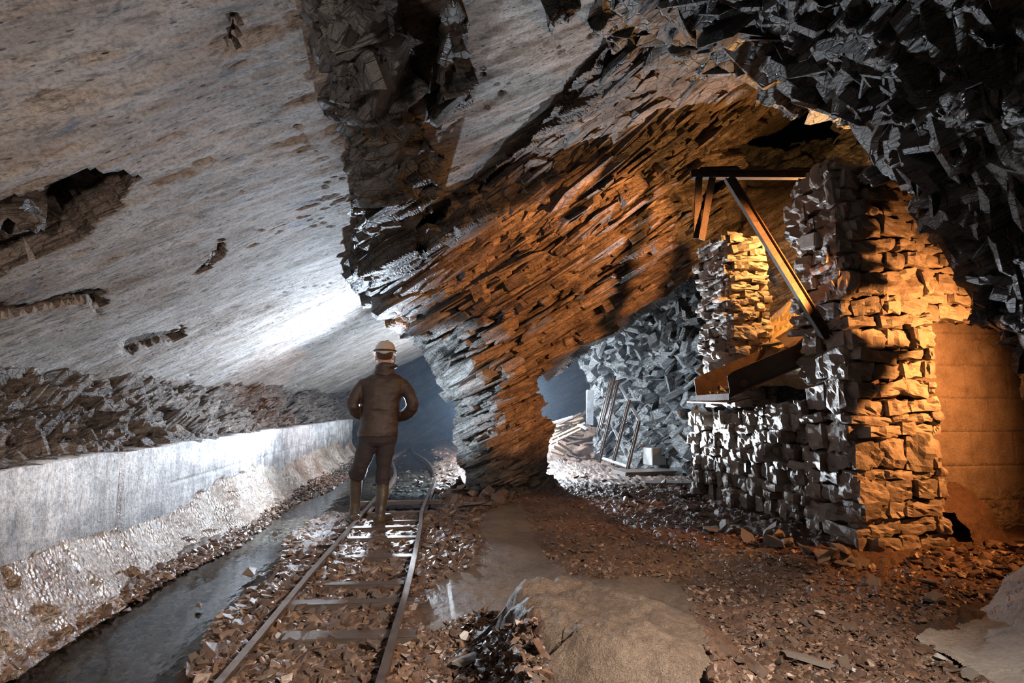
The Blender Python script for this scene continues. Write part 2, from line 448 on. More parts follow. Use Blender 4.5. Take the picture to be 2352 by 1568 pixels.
# ------------------------------------------------------------------ ceiling: one great bedding plane dipping to the left
SL0, SLK = 2.97, 0.523
def slab_z(x): return SL0 + SLK * x
def slab_Y(px, py):
    d = rays(px, py); den = d[..., 2] / d[..., 1] - SLK * d[..., 0] / d[..., 1]
    return np.where(den > 0.02, (SL0 - CAMZ) / np.maximum(den, 0.02), 90.0)
def make_ceiling():
    us = np.concatenate([np.arange(-3.35, 2.7, 0.022), np.arange(2.7, 6.6, 0.1)])
    vs = np.concatenate([np.arange(-0.6, 4.5, 0.022), np.arange(4.5, 9, 0.035), np.arange(9, 18.5, 0.07)])
    X, Y = np.meshgrid(us, vs, indexing='ij')
    Z = slab_z(X)
    Pn = np.stack([X, Y, Z], -1)
    c, s_ = math.cos(math.radians(3)), math.sin(math.radians(3))
    A = X * c + Y * s_; B = -X * s_ + Y * c
    wav = fbm(np.stack([A * .45, B * 1.1, A * 0], -1), 5, 5) * 0.10
    q = fbm(np.stack([A * .55, B * 1.5, A * 0 + 4.4], -1), 6, 17, 0.55)
    step = np.floor(q * 7.0) / 7.0
    wav = wav + 0.04 * step                       # thin flakes have come off
    wav = wav + 0.016 * fbm(np.stack([A * 3, B * 14, A * 0], -1), 4, 33)
    flat = np.stack([X, Y, Z], -1)
    pp, w = proj(flat)
    jx = 22 * fbm(np.stack([X * 6, Y * 6, X * 0], -1), 4, 61); jy = 22 * fbm(np.stack([X * 6, Y * 6, X * 0 + 9], -1), 4, 62)
    px, py = pp[..., 0] + jx, pp[..., 1] + jy
    hole1 = inpoly(px, py, [(-300, 470), (0, 445), (90, 425), (130, 400), (190, 385), (270, 400), (320, 405), (260, 470), (190, 540), (60, 590), (-20, 625), (-300, 700)])
    hole2 = inpoly(px, py, [(-60, 690), (60, 690), (150, 680), (240, 665), (230, 690), (100, 712), (0, 730), (-60, 730)]) | \
            inpoly(px, py, [(280, 800), (330, 780), (350, 770), (430, 765), (330, 800), (300, 812)]) | \
            inpoly(px, py, [(430, 625), (470, 575), (505, 545), (510, 570), (470, 610)]) | \
            inpoly(px, py, [(540, 20), (556, 60), (560, 110), (545, 120), (540, 80)])
    vv, e, r = facet(np.stack([X * 2.6, Y * 2.6, Z * 5], -1), 9, 1.6)
    brk = 0.10 + 0.16 * (vv + 0.5)
    brk = brk + 0.05 * strata(flat, 0.5, (.3, .3, .1), 3)
    disp = wav + np.where(hole1, brk, 0) + np.where(hole2, 0.06 + 0.03 * vv, 0)
    # fine cracks
    cr = fbm(np.stack([A * .8, B * 2.4, A * 0 + 2], -1), 5, 88, .55)
    gate = fbm(np.stack([A * 1.4, B * 1.4, A * 0], -1), 2, 77) > 0.12
    disp = disp + np.where((np.abs(cr) < 0.006) & gate, 0.03, 0)
    V = flat + np.array([-SLK, 0, 1.0]) / math.hypot(1, SLK) * disp[..., None]
    fc = grid_faces(len(us), len(vs))
    hm = (hole1 | hole2)[:-1, :-1].reshape(-1)
    o = mesh_np('ceiling', V.reshape(-1, 3), fc, [M_slab, M_slate_brown], smooth=False, matidx=hm.astype(int))
    sm = np.ones(len(fc), bool); o.data.polygons.foreach_set('use_smooth', (~hm))
    tag(o, kind='structure')
make_ceiling()

# ------------------------------------------------------------------ left wall: rough broken band between the parapet top and the slab
def make_left():
    vs = np.concatenate([np.arange(0.4, 5, 0.03), np.arange(5, 10, 0.045), np.arange(10, 19, 0.09)])
    ts = np.linspace(0, 1, 60)
    T, Y = np.meshgrid(ts, vs, indexing='ij')
    low = np.array([-2.02, 0.80]); edge = np.interp(vs, [0, 3, 6, 12, 19], [-3.3, -3.2, -3.05, -2.85, -2.6])
    prof_x = np.interp(T, [0, .12, .2, 1.0], [0, .12, .35, 1.0])
    X = low[0] + (edge[None] - low[0]) * prof_x
    zt = slab_z(edge)[None] + 0.10
    Z = 0.80 + np.interp(T, [0, .2, .45, 1], [0, .02, .35, 1.0]) * (zt - 0.80)
    V = np.stack([X, Y, Z], -1)
    n = gnormals(V); n = np.where(n[..., :1] < 0, -n, n)
    d = strata(V, 0.17, (.40, .32, .16), 11) * np.clip(T * 6, 0.1, 1)
    V = V + n * d[..., None]
    o = mesh_np('wall_left', V.reshape(-1, 3), grid_faces(len(ts), len(vs)), M_slate_brown)
    tag(o, kind='structure')
make_left()

# ------------------------------------------------------------------ centre: rock mass, hanging ledges and the leaning pillar
def cY(px, py, k=0.93): return float(slab_Y(np.array(px), np.array(py))) * k
mass_poly = [(660, -60), (690, 20), (722, 95), (735, 150), (760, 215), (782, 290), (786, 350), (808, 420), (818, 490), (806, 560), (796, 635), (818, 680),
             (850, 722), (885, 738), (915, 762), (950, 795), (985, 845), (1015, 885), (1035, 915), (1050, 945), (1036, 962), (1040, 1010), (1052, 1030), (1052, 1060),
             (1068, 1085), (1070, 1150), (1284, 1150), (1274, 1100), (1270, 1050), (1262, 1010), (1272, 990), (1248, 950), (1256, 915), (1240, 895), (1246, 855),
             (1300, 818), (1360, 778), (1430, 735), (1500, 692), (1560, 655), (1625, 600), (1690, 500), (1700, 420), (1695, 360), (1740, 310),
             (1815, 245), (1900, 160), (1900, 90), (1460, 80), (1395, 130), (1330, 165), (1270, 225), (1215, 290), (1160, 345), (1110, 385), (1065, 430), (1005, 500), (965, 555),
             (935, 540), (960, 495), (985, 470), (995, 430), (980, 395), (1020, 355), (960, 300), (985, 280), (930, 250), (905, 205), (935, 165), (945, 100), (920, 40), (905, -60)]
rib_poly = [(1000, -60), (1010, 50), (1000, 130), (1012, 200), (990, 250), (975, 285), (1010, 290), (1040, 250), (1080, 240), (1072, 175), (1085, 75), (1062, 10), (1070, -60)]
ctrl = [(1060, 1140, 7.75), (1160, 1140, 7.35), (1275, 1140, 7.7), (1045, 1000, 8.0), (1150, 1010, 7.35), (1262, 1000, 7.9),
        (1045, 930, 8.1), (1090, 920, 7.7), (1160, 920, 7.35), (1248, 920, 7.8), (1000, 850, 8.1), (1070, 850, 7.6), (1120, 830, 7.3), (1240, 850, 7.8),
        (950, 790, 7.9), (1010, 760, 7.5), (1080, 730, 7.1), (1200, 760, 7.2), (1310, 800, 7.7), (1420, 735, 7.6),
        (830, 700, 6.4), (900, 690, 6.3), (980, 660, 6.3), (1080, 620, 6.3), (1200, 650, 6.6), (1330, 660, 6.9), (1500, 685, 7.6), (1400, 690, 7.2),
        (800, 620, 5.5), (860, 610, 5.5), (930, 580, 5.5), (1060, 540, 5.7), (1200, 520, 5.9), (1350, 540, 6.2), (1500, 600, 6.9), (1620, 590, 7.3),
        (815, 490, 4.4), (870, 500, 4.45), (930, 500, 4.7), (1030, 470, 5.0), (1150, 420, 5.1), (1300, 420, 5.4), (1450, 470, 5.9), (1600, 450, 6.5), (1690, 400, 6.9),
        (782, 300, 3.3), (850, 330, 3.35), (900, 400, 3.9), (960, 340, 3.9), (1110, 385, 4.75), (1250, 260, 4.75), (1350, 280, 5.0), (1500, 300, 5.5), (1650, 300, 6.2), (1740, 300, 6.8),
        (740, 150, cY(740, 150, .96)), (800, 150, cY(800, 150, .84)), (870, 150, cY(870, 150, .82)), (935, 140, cY(935, 140, .96)), (695, 0, cY(695, 0, .96)), (760, 0, cY(760, 0, .84)), (850, 0, cY(850, 0, .80)), (915, 0, cY(915, 0, .95)), (700, -60, cY(700, -60, .94)), (800, -60, cY(800, -60, .80)), (900, -60, cY(900, -60, .95)), (900, 60, cY(900, 60, .90)), (880, 230, cY(880, 230, .92)), (800, 230, cY(800, 230, .88)),
        (1400, 130, cY(1400, 130)), (1460, 90, cY(1460, 90)), (1600, 150, 5.6), (1800, 200, 6.6), (1900, 100, 6.9),
        (1005, 0, cY(1005, 0, .93)), (1040, 0, cY(1040, 0, .87)), (1075, 0, cY(1075, 0, .93)), (1040, 130, cY(1040, 130, .88)), (1040, 230, cY(1040, 230, .93)), (1000, 270, cY(1000, 270, .97))]
def mass_disp(p, px, py):
    big = strata(p, 0.19, (1.3, 0.6, 0.24), 1, 0.9)
    # long overhanging steps that follow the bedding across the mass
    s = bed(p)[..., 2] + 0.05 * vn(p * 2.0, 5)
    st = (s / 0.42) - np.floor(s / 0.42)
    lay = 0.15 * (np.minimum(st / 0.82, (1 - st) / 0.18) - 0.5) * (0.6 + 0.8 * vn(p * .7, 6))
    v9, e9, _ = facet(bed(p) / np.array([2.2, .8, .42]), 71, 1.0)
    lay = lay + 0.16 * v9 * (py > 300)
    smooth = 1 - 0.75 * inpoly(px + 20 * vn(p * 4, 8), py, [(960, 560), (1010, 480), (1120, 385), (1200, 330), (1230, 350), (1100, 440), (1040, 500), (1000, 540)])
    low = np.clip((py - 820) / 120, 0, 1) * np.clip((1280 - px) / 40, 0, 1)
    amp = 1 - 0.45 * low
    return (big * amp + lay * (1 - low)) * smooth + crevices(p, .17, .14, 2, 0.05) * (.4 + .6 * smooth) + crevices(p, .07, .05, 5, 0.1, .2)
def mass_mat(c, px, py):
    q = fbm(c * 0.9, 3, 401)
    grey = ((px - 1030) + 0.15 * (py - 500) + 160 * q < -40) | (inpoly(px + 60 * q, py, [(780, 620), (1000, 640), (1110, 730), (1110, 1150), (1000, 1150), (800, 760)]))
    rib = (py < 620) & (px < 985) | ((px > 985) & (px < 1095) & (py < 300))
    return np.where(rib & (q < 0.0), 2, (grey | rib).astype(int))  # on the ribs the darker slate puts part of their shade into the colour
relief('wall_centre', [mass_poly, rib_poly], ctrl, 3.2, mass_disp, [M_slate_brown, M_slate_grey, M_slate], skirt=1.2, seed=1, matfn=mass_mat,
       maxY=lambda a, b: np.where(b < 560, slab_Y(a, b) * 0.985, 99))

# flat slab face right of the broken arris (pale brown wedge) belongs to the ceiling; the beam's underside
under_poly = [(1246, 858), (1300, 812), (1360, 770), (1430, 728), (1500, 682), (1560, 640), (1625, 580), (1660, 520), (1760, 520), (1720, 620), (1640, 650), (1560, 690), (1500, 712), (1430, 762), (1360, 802), (1320, 830), (1260, 880)]
relief('wall_beam', [under_poly], [(1246, 860, 8.0), (1300, 812, 7.9), (1430, 728, 7.8), (1560, 640, 7.8), (1660, 520, 7.7), (1760, 520, 8.0), (1640, 650, 9.2), (1500, 712, 9.6), (1360, 802, 9.6), (1260, 880, 9.0)],
       3.5, lambda p, x, y: strata(p, 0.06, (.6, .5, .12), 5), M_slate, skirt=1.5, seed=4, jag=5)

# ------------------------------------------------------------------ right chamber: lit rough wall beyond the arch
arch_poly = [(1318, 815), (1335, 850), (1352, 880), (1365, 905), (1362, 1000), (1366, 1060), (1440, 1085), (1600, 1150), (1700, 1160), (2000, 1150), (2060, 300), (1700, 330), (1620, 520), (1520, 640), (1440, 700), (1360, 750), (1300, 790)]
arch_ctrl = [(1320, 810, 13.5), (1350, 880, 13.0), (1365, 990, 12.6), (1375, 1060, 12.0), (1450, 1070, 11.0), (1520, 1070, 10.2), (1600, 1120, 8.6), (1640, 1000, 8.1), (1420, 900, 12.2), (1460, 950, 11.6),
             (1500, 860, 11.0), (1560, 900, 9.8), (1600, 960, 8.9), (1440, 780, 11.2), (1520, 760, 10.2), (1600, 800, 8.8), (1660, 820, 8.0), (1560, 650, 9.6), (1640, 640, 8.4), (1700, 700, 7.9), (1650, 520, 8.6),
             (1720, 400, 8.3), (1800, 600, 8.2), (2000, 600, 8.2), (2000, 1150, 8.0), (1850, 1000, 8.0), (2050, 330, 8.0)]
relief('wall_right', [arch_poly], arch_ctrl, 3.2, lambda p, x, y: strata(p, 0.40, (0.65, 0.5, 0.34), 7, 0.9) + crevices(p, .15, .1, 9), [M_slate_grey], skirt=1.5, seed=7)

# background of the hopper chamber: dark hole and a smooth bedding plane falling to the left
cav = [(1640, 180), (2240, 180), (2240, 760), (1640, 760)]
cav_ctrl = [(1700, 400, 7.6), (1700, 480, 7.3), (1760, 520, 7.0), (1850, 430, 6.9), (1985, 345, 6.6), (1990, 420, 6.4), (1850, 560, 6.6), (2200, 400, 6.6), (2200, 700, 6.4), (1750, 700, 7.0),
            (1740, 250, 10.5), (1850, 300, 11.5), (1960, 300, 10.5), (1720, 360, 8.8), (1900, 350, 9.4), (1650, 760, 7.4), (1650, 200, 9), (2200, 200, 9)]
def cav_disp(p, px, py):
    plane = inpoly(px, py, [(1700, 470), (1760, 425), (1980, 330), (2000, 430), (1880, 470), (1780, 540), (1730, 560)])
    return strata(p, 0.2, (.6, .5, .2), 15) * np.where(plane, 0.10, 1.0)
relief('wall_back', [cav], cav_ctrl, 5, cav_disp, [M_slate_brown], skirt=0, seed=9)

# far end of the tunnel and of the right-hand opening
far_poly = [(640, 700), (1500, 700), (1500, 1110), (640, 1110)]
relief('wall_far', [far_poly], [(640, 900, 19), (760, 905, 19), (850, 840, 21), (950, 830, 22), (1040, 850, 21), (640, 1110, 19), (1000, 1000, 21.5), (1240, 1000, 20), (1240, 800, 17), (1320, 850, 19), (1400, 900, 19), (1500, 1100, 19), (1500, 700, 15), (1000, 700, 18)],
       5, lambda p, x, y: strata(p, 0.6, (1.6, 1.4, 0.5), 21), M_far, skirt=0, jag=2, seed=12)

def far_side():
    ys = np.arange(-1.0, 7.0, 0.06); zs = np.arange(-0.1, 6.3, 0.06)
    Y, Z = np.meshgrid(ys, zs, indexing='ij')
    V = np.stack([6.0 - 0.10 * (Z - 2) + 0 * Y, Y, Z], -1)
    V[..., 0] -= strata(V, 0.45, (.9, .7, .3), 61)
    o = mesh_np('wall_east', V.reshape(-1, 3), grid_faces(len(ys), len(zs)), M_slate_grey); tag(o, kind='structure')
far_side()

# ------------------------------------------------------------------ near rim of broken slate over the right-hand opening
rim_poly = [(1225, -60), (1240, 20), (1262, 60), (1252, 25), (1290, 10), (1310, 60), (1345, 50), (1385, 85), (1400, 120), (1440, 150), (1475, 168), (1540, 176), (1600, 180), (1660, 176), (1722, 184), (1745, 215), (1785, 240), (1830, 262), (1880, 260),
            (1925, 280), (1960, 305), (1985, 350), (2005, 392), (2055, 420), (2085, 470), (2118, 530), (2155, 550), (2195, 610), (2235, 670), (2270, 740), (2285, 800), (2320, 850), (2352, 880), (2400, 910), (2400, -60)]
rim_ctrl = [(1240, 20, 3.35), (1300, 40, 3.35), (1400, 0, 3.05), (1400, 100, 3.7), (1475, 165, 4.2), (1540, 172, 4.5), (1640, 176, 4.6), (1722, 184, 4.5), (1830, 262, 4.3), (1925, 280, 4.1), (2005, 392, 3.85), (2118, 530, 3.55), (2235, 670, 3.3), (2320, 850, 3.1), (2470, 960, 2.9),
            (1560, 100, 3.8), (1700, 120, 3.9), (1850, 190, 3.75), (2000, 280, 3.5), (2100, 400, 3.3), (2200, 500, 3.1), (2300, 650, 2.95),
            (1500, -60, 2.7), (1700, -60, 2.7), (1700, 50, 3.2), (1900, 50, 2.8), (1900, -60, 2.4), (2100, 50, 2.3), (2100, 200, 2.7), (2200, 300, 2.55), (2300, 450, 2.45), (2470, 700, 2.3), (2352, 0, 1.75), (2470, -60, 1.5), (2470, 300, 1.9), (2300, 150, 2.05), (1300, -60, 2.8)]
def rim_disp(p, px, py):
    d = strata(p, 0.24, (0.62, 0.42, 0.30), 31, 0.7)
    r = fbm(p * 0.9, 2, 55)
    return d + 0.15 * r + crevices(p, .14, .08, 12)
relief('wall_rim', [rim_poly], rim_ctrl, 3.2, rim_disp, M_slate_grey, skirt=0.45, jag=9, seed=21, maxY=lambda a, b: np.where(a < 1500, slab_Y(a, b) * 0.985, 99))

# ------------------------------------------------------------------ broken slate plates standing out of the rock faces
prng = np.random.RandomState(21)
def plate_variant(seed):
    r = random.Random(seed); bm = bmesh.new()
    n = r.randint(5, 8); ring = []
    for k in range(n):
        a = 2 * math.pi * (k + r.uniform(-.3, .3)) / n
        q = r.uniform(.75, 1.05)
        ring.append((q * math.copysign(abs(math.cos(a)) ** .6, math.cos(a)), q * math.copysign(abs(math.sin(a)) ** .6, math.sin(a))))
    for z, s in ((-1, r.uniform(.8, 1.0)), (-.2, 1.0), (1, r.uniform(.65, 1.0))):
        ox, oy = r.uniform(-.12, .12), r.uniform(-.12, .12)
        for x, y in ring: bm.verts.new((x * s + ox, y * s + oy, z + r.uniform(-.08, .08)))
    bmesh.ops.convex_hull(bm, input=bm.verts)
    bmesh.ops.delete(bm, geom=[v for v in bm.verts if not v.link_faces], context='VERTS')
    bmesh.ops.triangulate(bm, faces=bm.faces); bm.verts.index_update()
    V = np.array([v.co[:] for v in bm.verts]); Fc = np.array([[v.index for v in f.verts] for f in bm.faces]); bm.free()
    return V, Fc
PVAR = [plate_variant(k) for k in range(24)]
def plates(name, polys, ctrl, n, th, dims, mats, off=(-.02, .06), jit=0.12, holes=(), maxY=None, matfn=None, fade=None, clip=None):
    """th(px,py) -> angle in the picture plane that the plates' long side follows over the rock surface"""
    a = np.array([q for pl in polys for q in pl], float); lo, hi = a.min(0), a.max(0)
    x = prng.uniform(lo[0], hi[0], n * 6); y = prng.uniform(lo[1], hi[1], n * 6)
    k = np.zeros(len(x), bool)
    for pl in polys: k |= inpoly(x, y, pl)
    for pl in holes: k &= ~inpoly(x, y, pl)
    if fade is not None: k &= prng.rand(len(x)) < fade(x, y)
    x, y = x[k][:n], y[k][:n]; n = len(x)
    dep = lambda u, v: np.minimum(rbf(ctrl, u, v), maxY(u, v)) if maxY is not None else rbf(ctrl, u, v)
    p = P(x, y, dep(x, y)); t = np.radians(th(x, y))
    d = P(x + 14 * np.cos(t), y - 14 * np.sin(t), dep(x + 14 * np.cos(t), y - 14 * np.sin(t))) - p
    d /= np.linalg.norm(d, axis=1, keepdims=True)
    nb = np.tile(NB, (n, 1)) + prng.normal(0, jit, (n, 3)); nb -= d * (nb * d).sum(1, keepdims=True); nb /= np.linalg.norm(nb, axis=1, keepdims=True)
    d = d + prng.normal(0, jit * .6, (n, 3)); d -= nb * (nb * d).sum(1, keepdims=True); d /= np.linalg.norm(d, axis=1, keepdims=True)
    b = np.cross(nb, d)
    tc = np.array([0, 0, CAMZ]) - p; tc /= np.linalg.norm(tc, axis=1, keepdims=True)
    w = prng.rand(n) ** 2.0
    sc = np.linalg.norm(p - np.array([0, 0, CAMZ]), axis=1) / 6.0
    S = np.stack([dims[0][0] + (dims[0][1] - dims[0][0]) * w, dims[1][0] + (dims[1][1] - dims[1][0]) * prng.rand(n), dims[2][0] + (dims[2][1] - dims[2][0]) * prng.rand(n) ** 2], 1) * np.clip(sc, .35, 1.2)[:, None]
    c = p + tc * prng.uniform(off[0], off[1], (n, 1)) * np.clip(sc, .4, 1.2)[:, None]
    ok = np.ones(n, bool)                            # keep plates that stay within their own rock face
    for vec, m_ in ((d, 0), (b, 1)):
        for s_ in (-1, 1):
            q_, _ = proj(c + vec * (s_ * S[:, m_:m_ + 1] * .95))
            z_ = np.zeros(n, bool)
            for pl in (clip or polys): z_ |= inpoly(q_[:, 0], q_[:, 1], pl)
            ok &= z_
    c, d, b, nb, S = c[ok], d[ok], b[ok], nb[ok], S[ok]; n = len(c)
    v_i = prng.randint(0, len(PVAR), n)
    V, Fs, M, cnt = [], [], [], 0
    for q, (pv, pf) in enumerate(PVAR):
        idx = np.where(v_i == q)[0]
        if not len(idx): continue
        L = pv[None] * S[idx][:, None, :]
        v = c[idx][:, None] + L[..., :1] * d[idx][:, None] + L[..., 1:2] * b[idx][:, None] + L[..., 2:3] * nb[idx][:, None]
        f = pf[None] + (np.arange(len(idx)) * len(pv))[:, None, None] + cnt
        V.append(v.reshape(-1, 3)); Fs.append(f.reshape(-1, 3)); cnt += len(idx) * len(pv)
    V = np.concatenate(V); Fs = np.concatenate(Fs); mi = None
    if matfn is not None:
        cen = V[Fs].mean(1); pp, _ = proj(cen); mi = matfn(cen, pp[:, 0], pp[:, 1])
    o = mesh_np(name, V, Fs, mats, matidx=mi); tag(o, kind='structure'); return o
inner_mass = [(700, -60), (740, 120), (800, 260), (825, 400), (850, 500), (835, 630), (890, 705), (975, 775), (1055, 890), (1075, 960), (1065, 1090), (1260, 1120), (1250, 1000), (1235, 920), (1230, 860), (1300, 800), (1430, 715), (1560, 635), (1640, 540), (1685, 400), (1800, 240), (1850, 150), (1480, 110), (1400, 150), (1290, 240), (1180, 350), (1060, 450), (960, 555), (935, 540), (960, 480), (980, 400), (940, 320), (880, 210), (930, 100), (900, -60)]
wedge = [(945, 575), (1010, 480), (1120, 380), (1210, 300), (1240, 330), (1110, 440), (1040, 510)]
smooth_r = [(1480, 500), (1640, 330), (1790, 230), (1810, 260), (1690, 400), (1600, 500)]
mxy = lambda a, b: np.where(b < 560, slab_Y(a, b) * 0.985, 99)
th_mass = lambda x, y: np.interp(y, [200, 450, 800, 1100], [44, 36, 29, 22]) + prng.normal(0, 3, len(x))
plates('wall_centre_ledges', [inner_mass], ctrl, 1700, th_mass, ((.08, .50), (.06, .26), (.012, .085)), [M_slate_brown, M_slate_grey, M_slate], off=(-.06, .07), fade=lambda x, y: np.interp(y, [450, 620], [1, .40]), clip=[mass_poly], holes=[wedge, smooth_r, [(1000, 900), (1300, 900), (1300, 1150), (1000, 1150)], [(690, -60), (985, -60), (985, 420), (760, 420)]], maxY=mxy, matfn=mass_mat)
plates('wall_pillar_ledges', [[(1050, 900), (1250, 900), (1262, 1000), (1262, 1120), (1075, 1120), (1052, 1020)]], ctrl, 240, th_mass, ((.06, .40), (.05, .12), (.01, .05)), [M_slate_brown, M_slate_grey, M_slate], off=(-.06, .0), jit=.06, maxY=mxy, matfn=mass_mat)
plates('wall_rib_ledges', [[(720, -60), (765, 130), (805, 270), (835, 420), (985, 420), (930, 300), (880, 210), (940, 100), (905, -60)], rib_poly], ctrl, 420, lambda x, y: prng.choice([-50, -25, 35, 60], len(x)) + prng.normal(0, 10, len(x)), ((.12, .60), (.10, .32), (.02, .10)), [M_slate_grey, M_slate_brown], off=(-.05, .10), jit=.35, maxY=mxy, clip=[mass_poly, rib_poly])
plates('wall_right_ledges', [[(1345, 860), (1380, 1040), (1600, 1130), (1640, 900), (1640, 560), (1540, 640), (1450, 710), (1370, 770)]], arch_ctrl, 420, lambda x, y: prng.normal(20, 40, len(x)), ((.08, .50), (.06, .30), (.02, .12)), [M_slate_grey], off=(-.05, .12), jit=.4, clip=[arch_poly])
plates('wall_rim_ledges', [rim_poly], rim_ctrl, 900, lambda x, y: np.where(x < 1900, -22, -55) + prng.normal(0, 24, len(x)), ((.10, .60), (.07, .34), (.015, .09)), [M_slate_grey, M_slate], off=(-.07, .05), jit=.28, matfn=lambda c, a, b: (vn(c * 1.3, 5) > .1).astype(int))

# ------------------------------------------------------------------ ground
def ground_mat(name, c_a, c_b, rough, bump):
    m, nt, b = new_mat(name)
    v = obj_coords(nt)
    n1 = noise(nt, v, 1.6, 6, 0.6); n2 = noise(nt, v, 22, 6, 0.7); n3 = noise(nt, v, 90, 4, 0.7)
    col = ramp(nt, n1, [(0.35, c_a), (0.62, c_b)])
    col = mixc(nt, 0.6, col, ramp(nt, n2, [(0.35, (0.35,) * 3), (0.65, (1.0,) * 3)]), 'MULTIPLY')
    nt.links.new(col, b.inputs['Base Color'])
    nt.links.new(ramp(nt, n1, [(0.3, (max(rough - .15, .1),) * 3), (0.7, (rough + .15,) * 3)]), b.inputs['Roughness'])
    bn = bumpn(nt, n2, bump); bn = bumpn(nt, n3, bump * .3, 1, bn)
    nt.links.new(bn, b.inputs['Normal'])
    return m
M_gravel = ground_mat('wet_gravel', (0.10, 0.06, 0.04), (0.22, 0.13, 0.09), 0.45, 0.035)
M_mud = ground_mat('smooth_mud', (0.17, 0.125, 0.095), (0.31, 0.235, 0.18), 0.42, 0.05)
def island_mat(name, cols, rough=0.3, bump=0.004, spec=0.6, scale=30):
    m, nt, b = new_mat(name)
    g = nt.nodes.new('ShaderNodeNewGeometry')
    v = obj_coords(nt)
    n = noise(nt, v, scale, 6, 0.7)
    col = ramp(nt, g.outputs['Random Per Island'], [(i / (len(cols) - 1), c) for i, c in enumerate(cols)])
    col = mixc(nt, 0.6, col, ramp(nt, n, [(0.3, (0.4,) * 3), (0.7, (1.0,) * 3)]), 'MULTIPLY')
    nt.links.new(col, b.inputs['Base Color'])
    nt.links.new(ramp(nt, n, [(0.3, (max(rough - .12, .08),) * 3), (0.7, (rough + .2,) * 3)]), b.inputs['Roughness'])
    b.inputs['Specular IOR Level'].default_value = spec
    nt.links.new(bumpn(nt, n, bump), b.inputs['Normal'])
    return m
M_stone = island_mat('wet_brown_slate', [(0.06, 0.04, 0.03), (0.17, 0.10, 0.065), (0.09, 0.06, 0.05), (0.25, 0.16, 0.11), (0.11, 0.09, 0.08)])
M_stone_grey = island_mat('grey_slate_stone', [(0.10, 0.09, 0.08), (0.20, 0.17, 0.15), (0.14, 0.12, 0.11), (0.26, 0.23, 0.20)], 0.4)
M_pebble = island_mat('ditch_pebble', [(0.12, 0.08, 0.055), (0.34, 0.23, 0.15), (0.2, 0.14, 0.10), (0.45, 0.34, 0.25), (0.16, 0.13, 0.11)], 0.6)
M_stone_white = island_mat('pale_quartz', [(0.75, 0.76, 0.78), (0.85, 0.85, 0.85)], 0.35)

WATER = -0.055
def sst(a, b, x):
    t = np.clip((x - a) / (b - a), 0, 1); return t * t * (3 - 2 * t)
def ground_z(x, y):
    p = np.stack([x, y, x * 0], -1)
    n1 = vn(p * 0.9, 700) * 0.5 + vn(p * 2.1, 701) * 0.3; n2 = fbm(p * 6.0, 4, 703)
    tb = sst(-1.0, -.85, x) * (1 - sst(0.0, .2, x))
    z = (0.03 * n1 + 0.014 * n2) * (1 - .7 * tb)
    z = z - 0.012 * (x < 0.15)
    edge = -1.05 + 0.16 * vn(p * 1.7, 710) + 0.10 * vn(p * 5, 711)
    ch = (1 - sst(edge - 0.12, edge + 0.10, x)) * (1 - sst(-1.62, -1.82, x) * 1.0)
    ch = np.maximum(ch, 0)
    z = z - 0.11 * ch
    pool = sst(6.3, 7.2, y + 0.4 * vn(p * 1.3, 720)) * (1 - sst(0.1, 0.55, x + 0.2 * vn(p * 1.1, 721)))
    z = z - 0.085 * pool
    # clay mound in the foreground, steep towards the track
    mx = (x - 0.78) / 0.66; my = (y - 2.42) / 0.66
    r = np.sqrt(mx * mx + my * my) + 0.10 * vn(p * 3.1, 730) + 0.05 * vn(p * 8, 731)
    m = 1 - sst(0.55, 1.08, r)
    steep = sst(0.20, 0.40, x + 0.05 * vn(p * 6, 732) + 0.02 * vn(p * 17, 733))
    mh = 0.27 * m * steep * (1 - 0.28 * sst(0.6, 1.3, x))
    z = z + mh + 0.07 * (np.abs(fbm(p * 9, 4, 735)) - 0.1) * m * (1 - sst(0.75, 1.15, x)) + 0.01 * fbm(p * 22, 3, 736) * m
    # ground rises to the right chamber's edges and into the rubble at the right
    z = z + 0.05 * sst(1.2, 3.0, x) * sst(3.0, 5, y)
    z = z + 0.02 * sst(2.0, 3.2, x) * (1 - sst(2.8, 3.9, y)) + 0.03 * n2 * sst(2.0, 3, x) - 0.22 * sst(2.25, 2.6, x) * (1 - sst(2.5, 2.75, y))
    return z
mud_poly = [(1095, 1200), (1110, 1180), (1150, 1150), (1200, 1160), (1215, 1205), (1235, 1245), (1262, 1285), (1300, 1320), (1420, 1330), (1500, 1325), (1570, 1350), (1600, 1420), (1620, 1500), (1650, 1600),
            (1240, 1600), (1230, 1500), (1250, 1440), (1230, 1390), (1100, 1420), (1080, 1500), (1000, 1490), (960, 1400), (1000, 1330), (1090, 1290), (1110, 1240)]
def is_mud(x, y, z):
    pp, w = proj(np.stack([x, y, z], -1))
    p = np.stack([x * 5, y * 5, x * 0], -1)
    return inpoly(pp[..., 0] + 16 * fbm(p, 3, 41), pp[..., 1] + 12 * fbm(p, 3, 42), mud_poly) & (w > 0)
def make_floor():
    xs = np.concatenate([np.arange(-2.6, 4.2, 0.022), np.arange(4.2, 8, 0.1)])
    ys = np.concatenate([np.arange(0.7, 4.5, 0.022), np.arange(4.5, 8, 0.035), np.arange(8, 24, 0.09)])
    X, Y = np.meshgrid(xs, ys, indexing='ij')
    Z = ground_z(X, Y)
    mud = is_mud(X, Y, Z)
    p = np.stack([X, Y, X * 0], -1)
    v, e, r = facet(p * np.array([16, 16, 1]), 750, 1.2)
    Z = Z + np.where(mud, 0.003 * v, 0.022 * v)
    V = np.stack([X, Y, Z], -1)
    mi = mud[:-1, :-1].reshape(-1).astype(int)
    o = mesh_np('floor', V.reshape(-1, 3), grid_faces(len(xs), len(ys)), [M_gravel, M_mud], matidx=mi, smooth=True)
    tag(o, kind='structure')
make_floor()

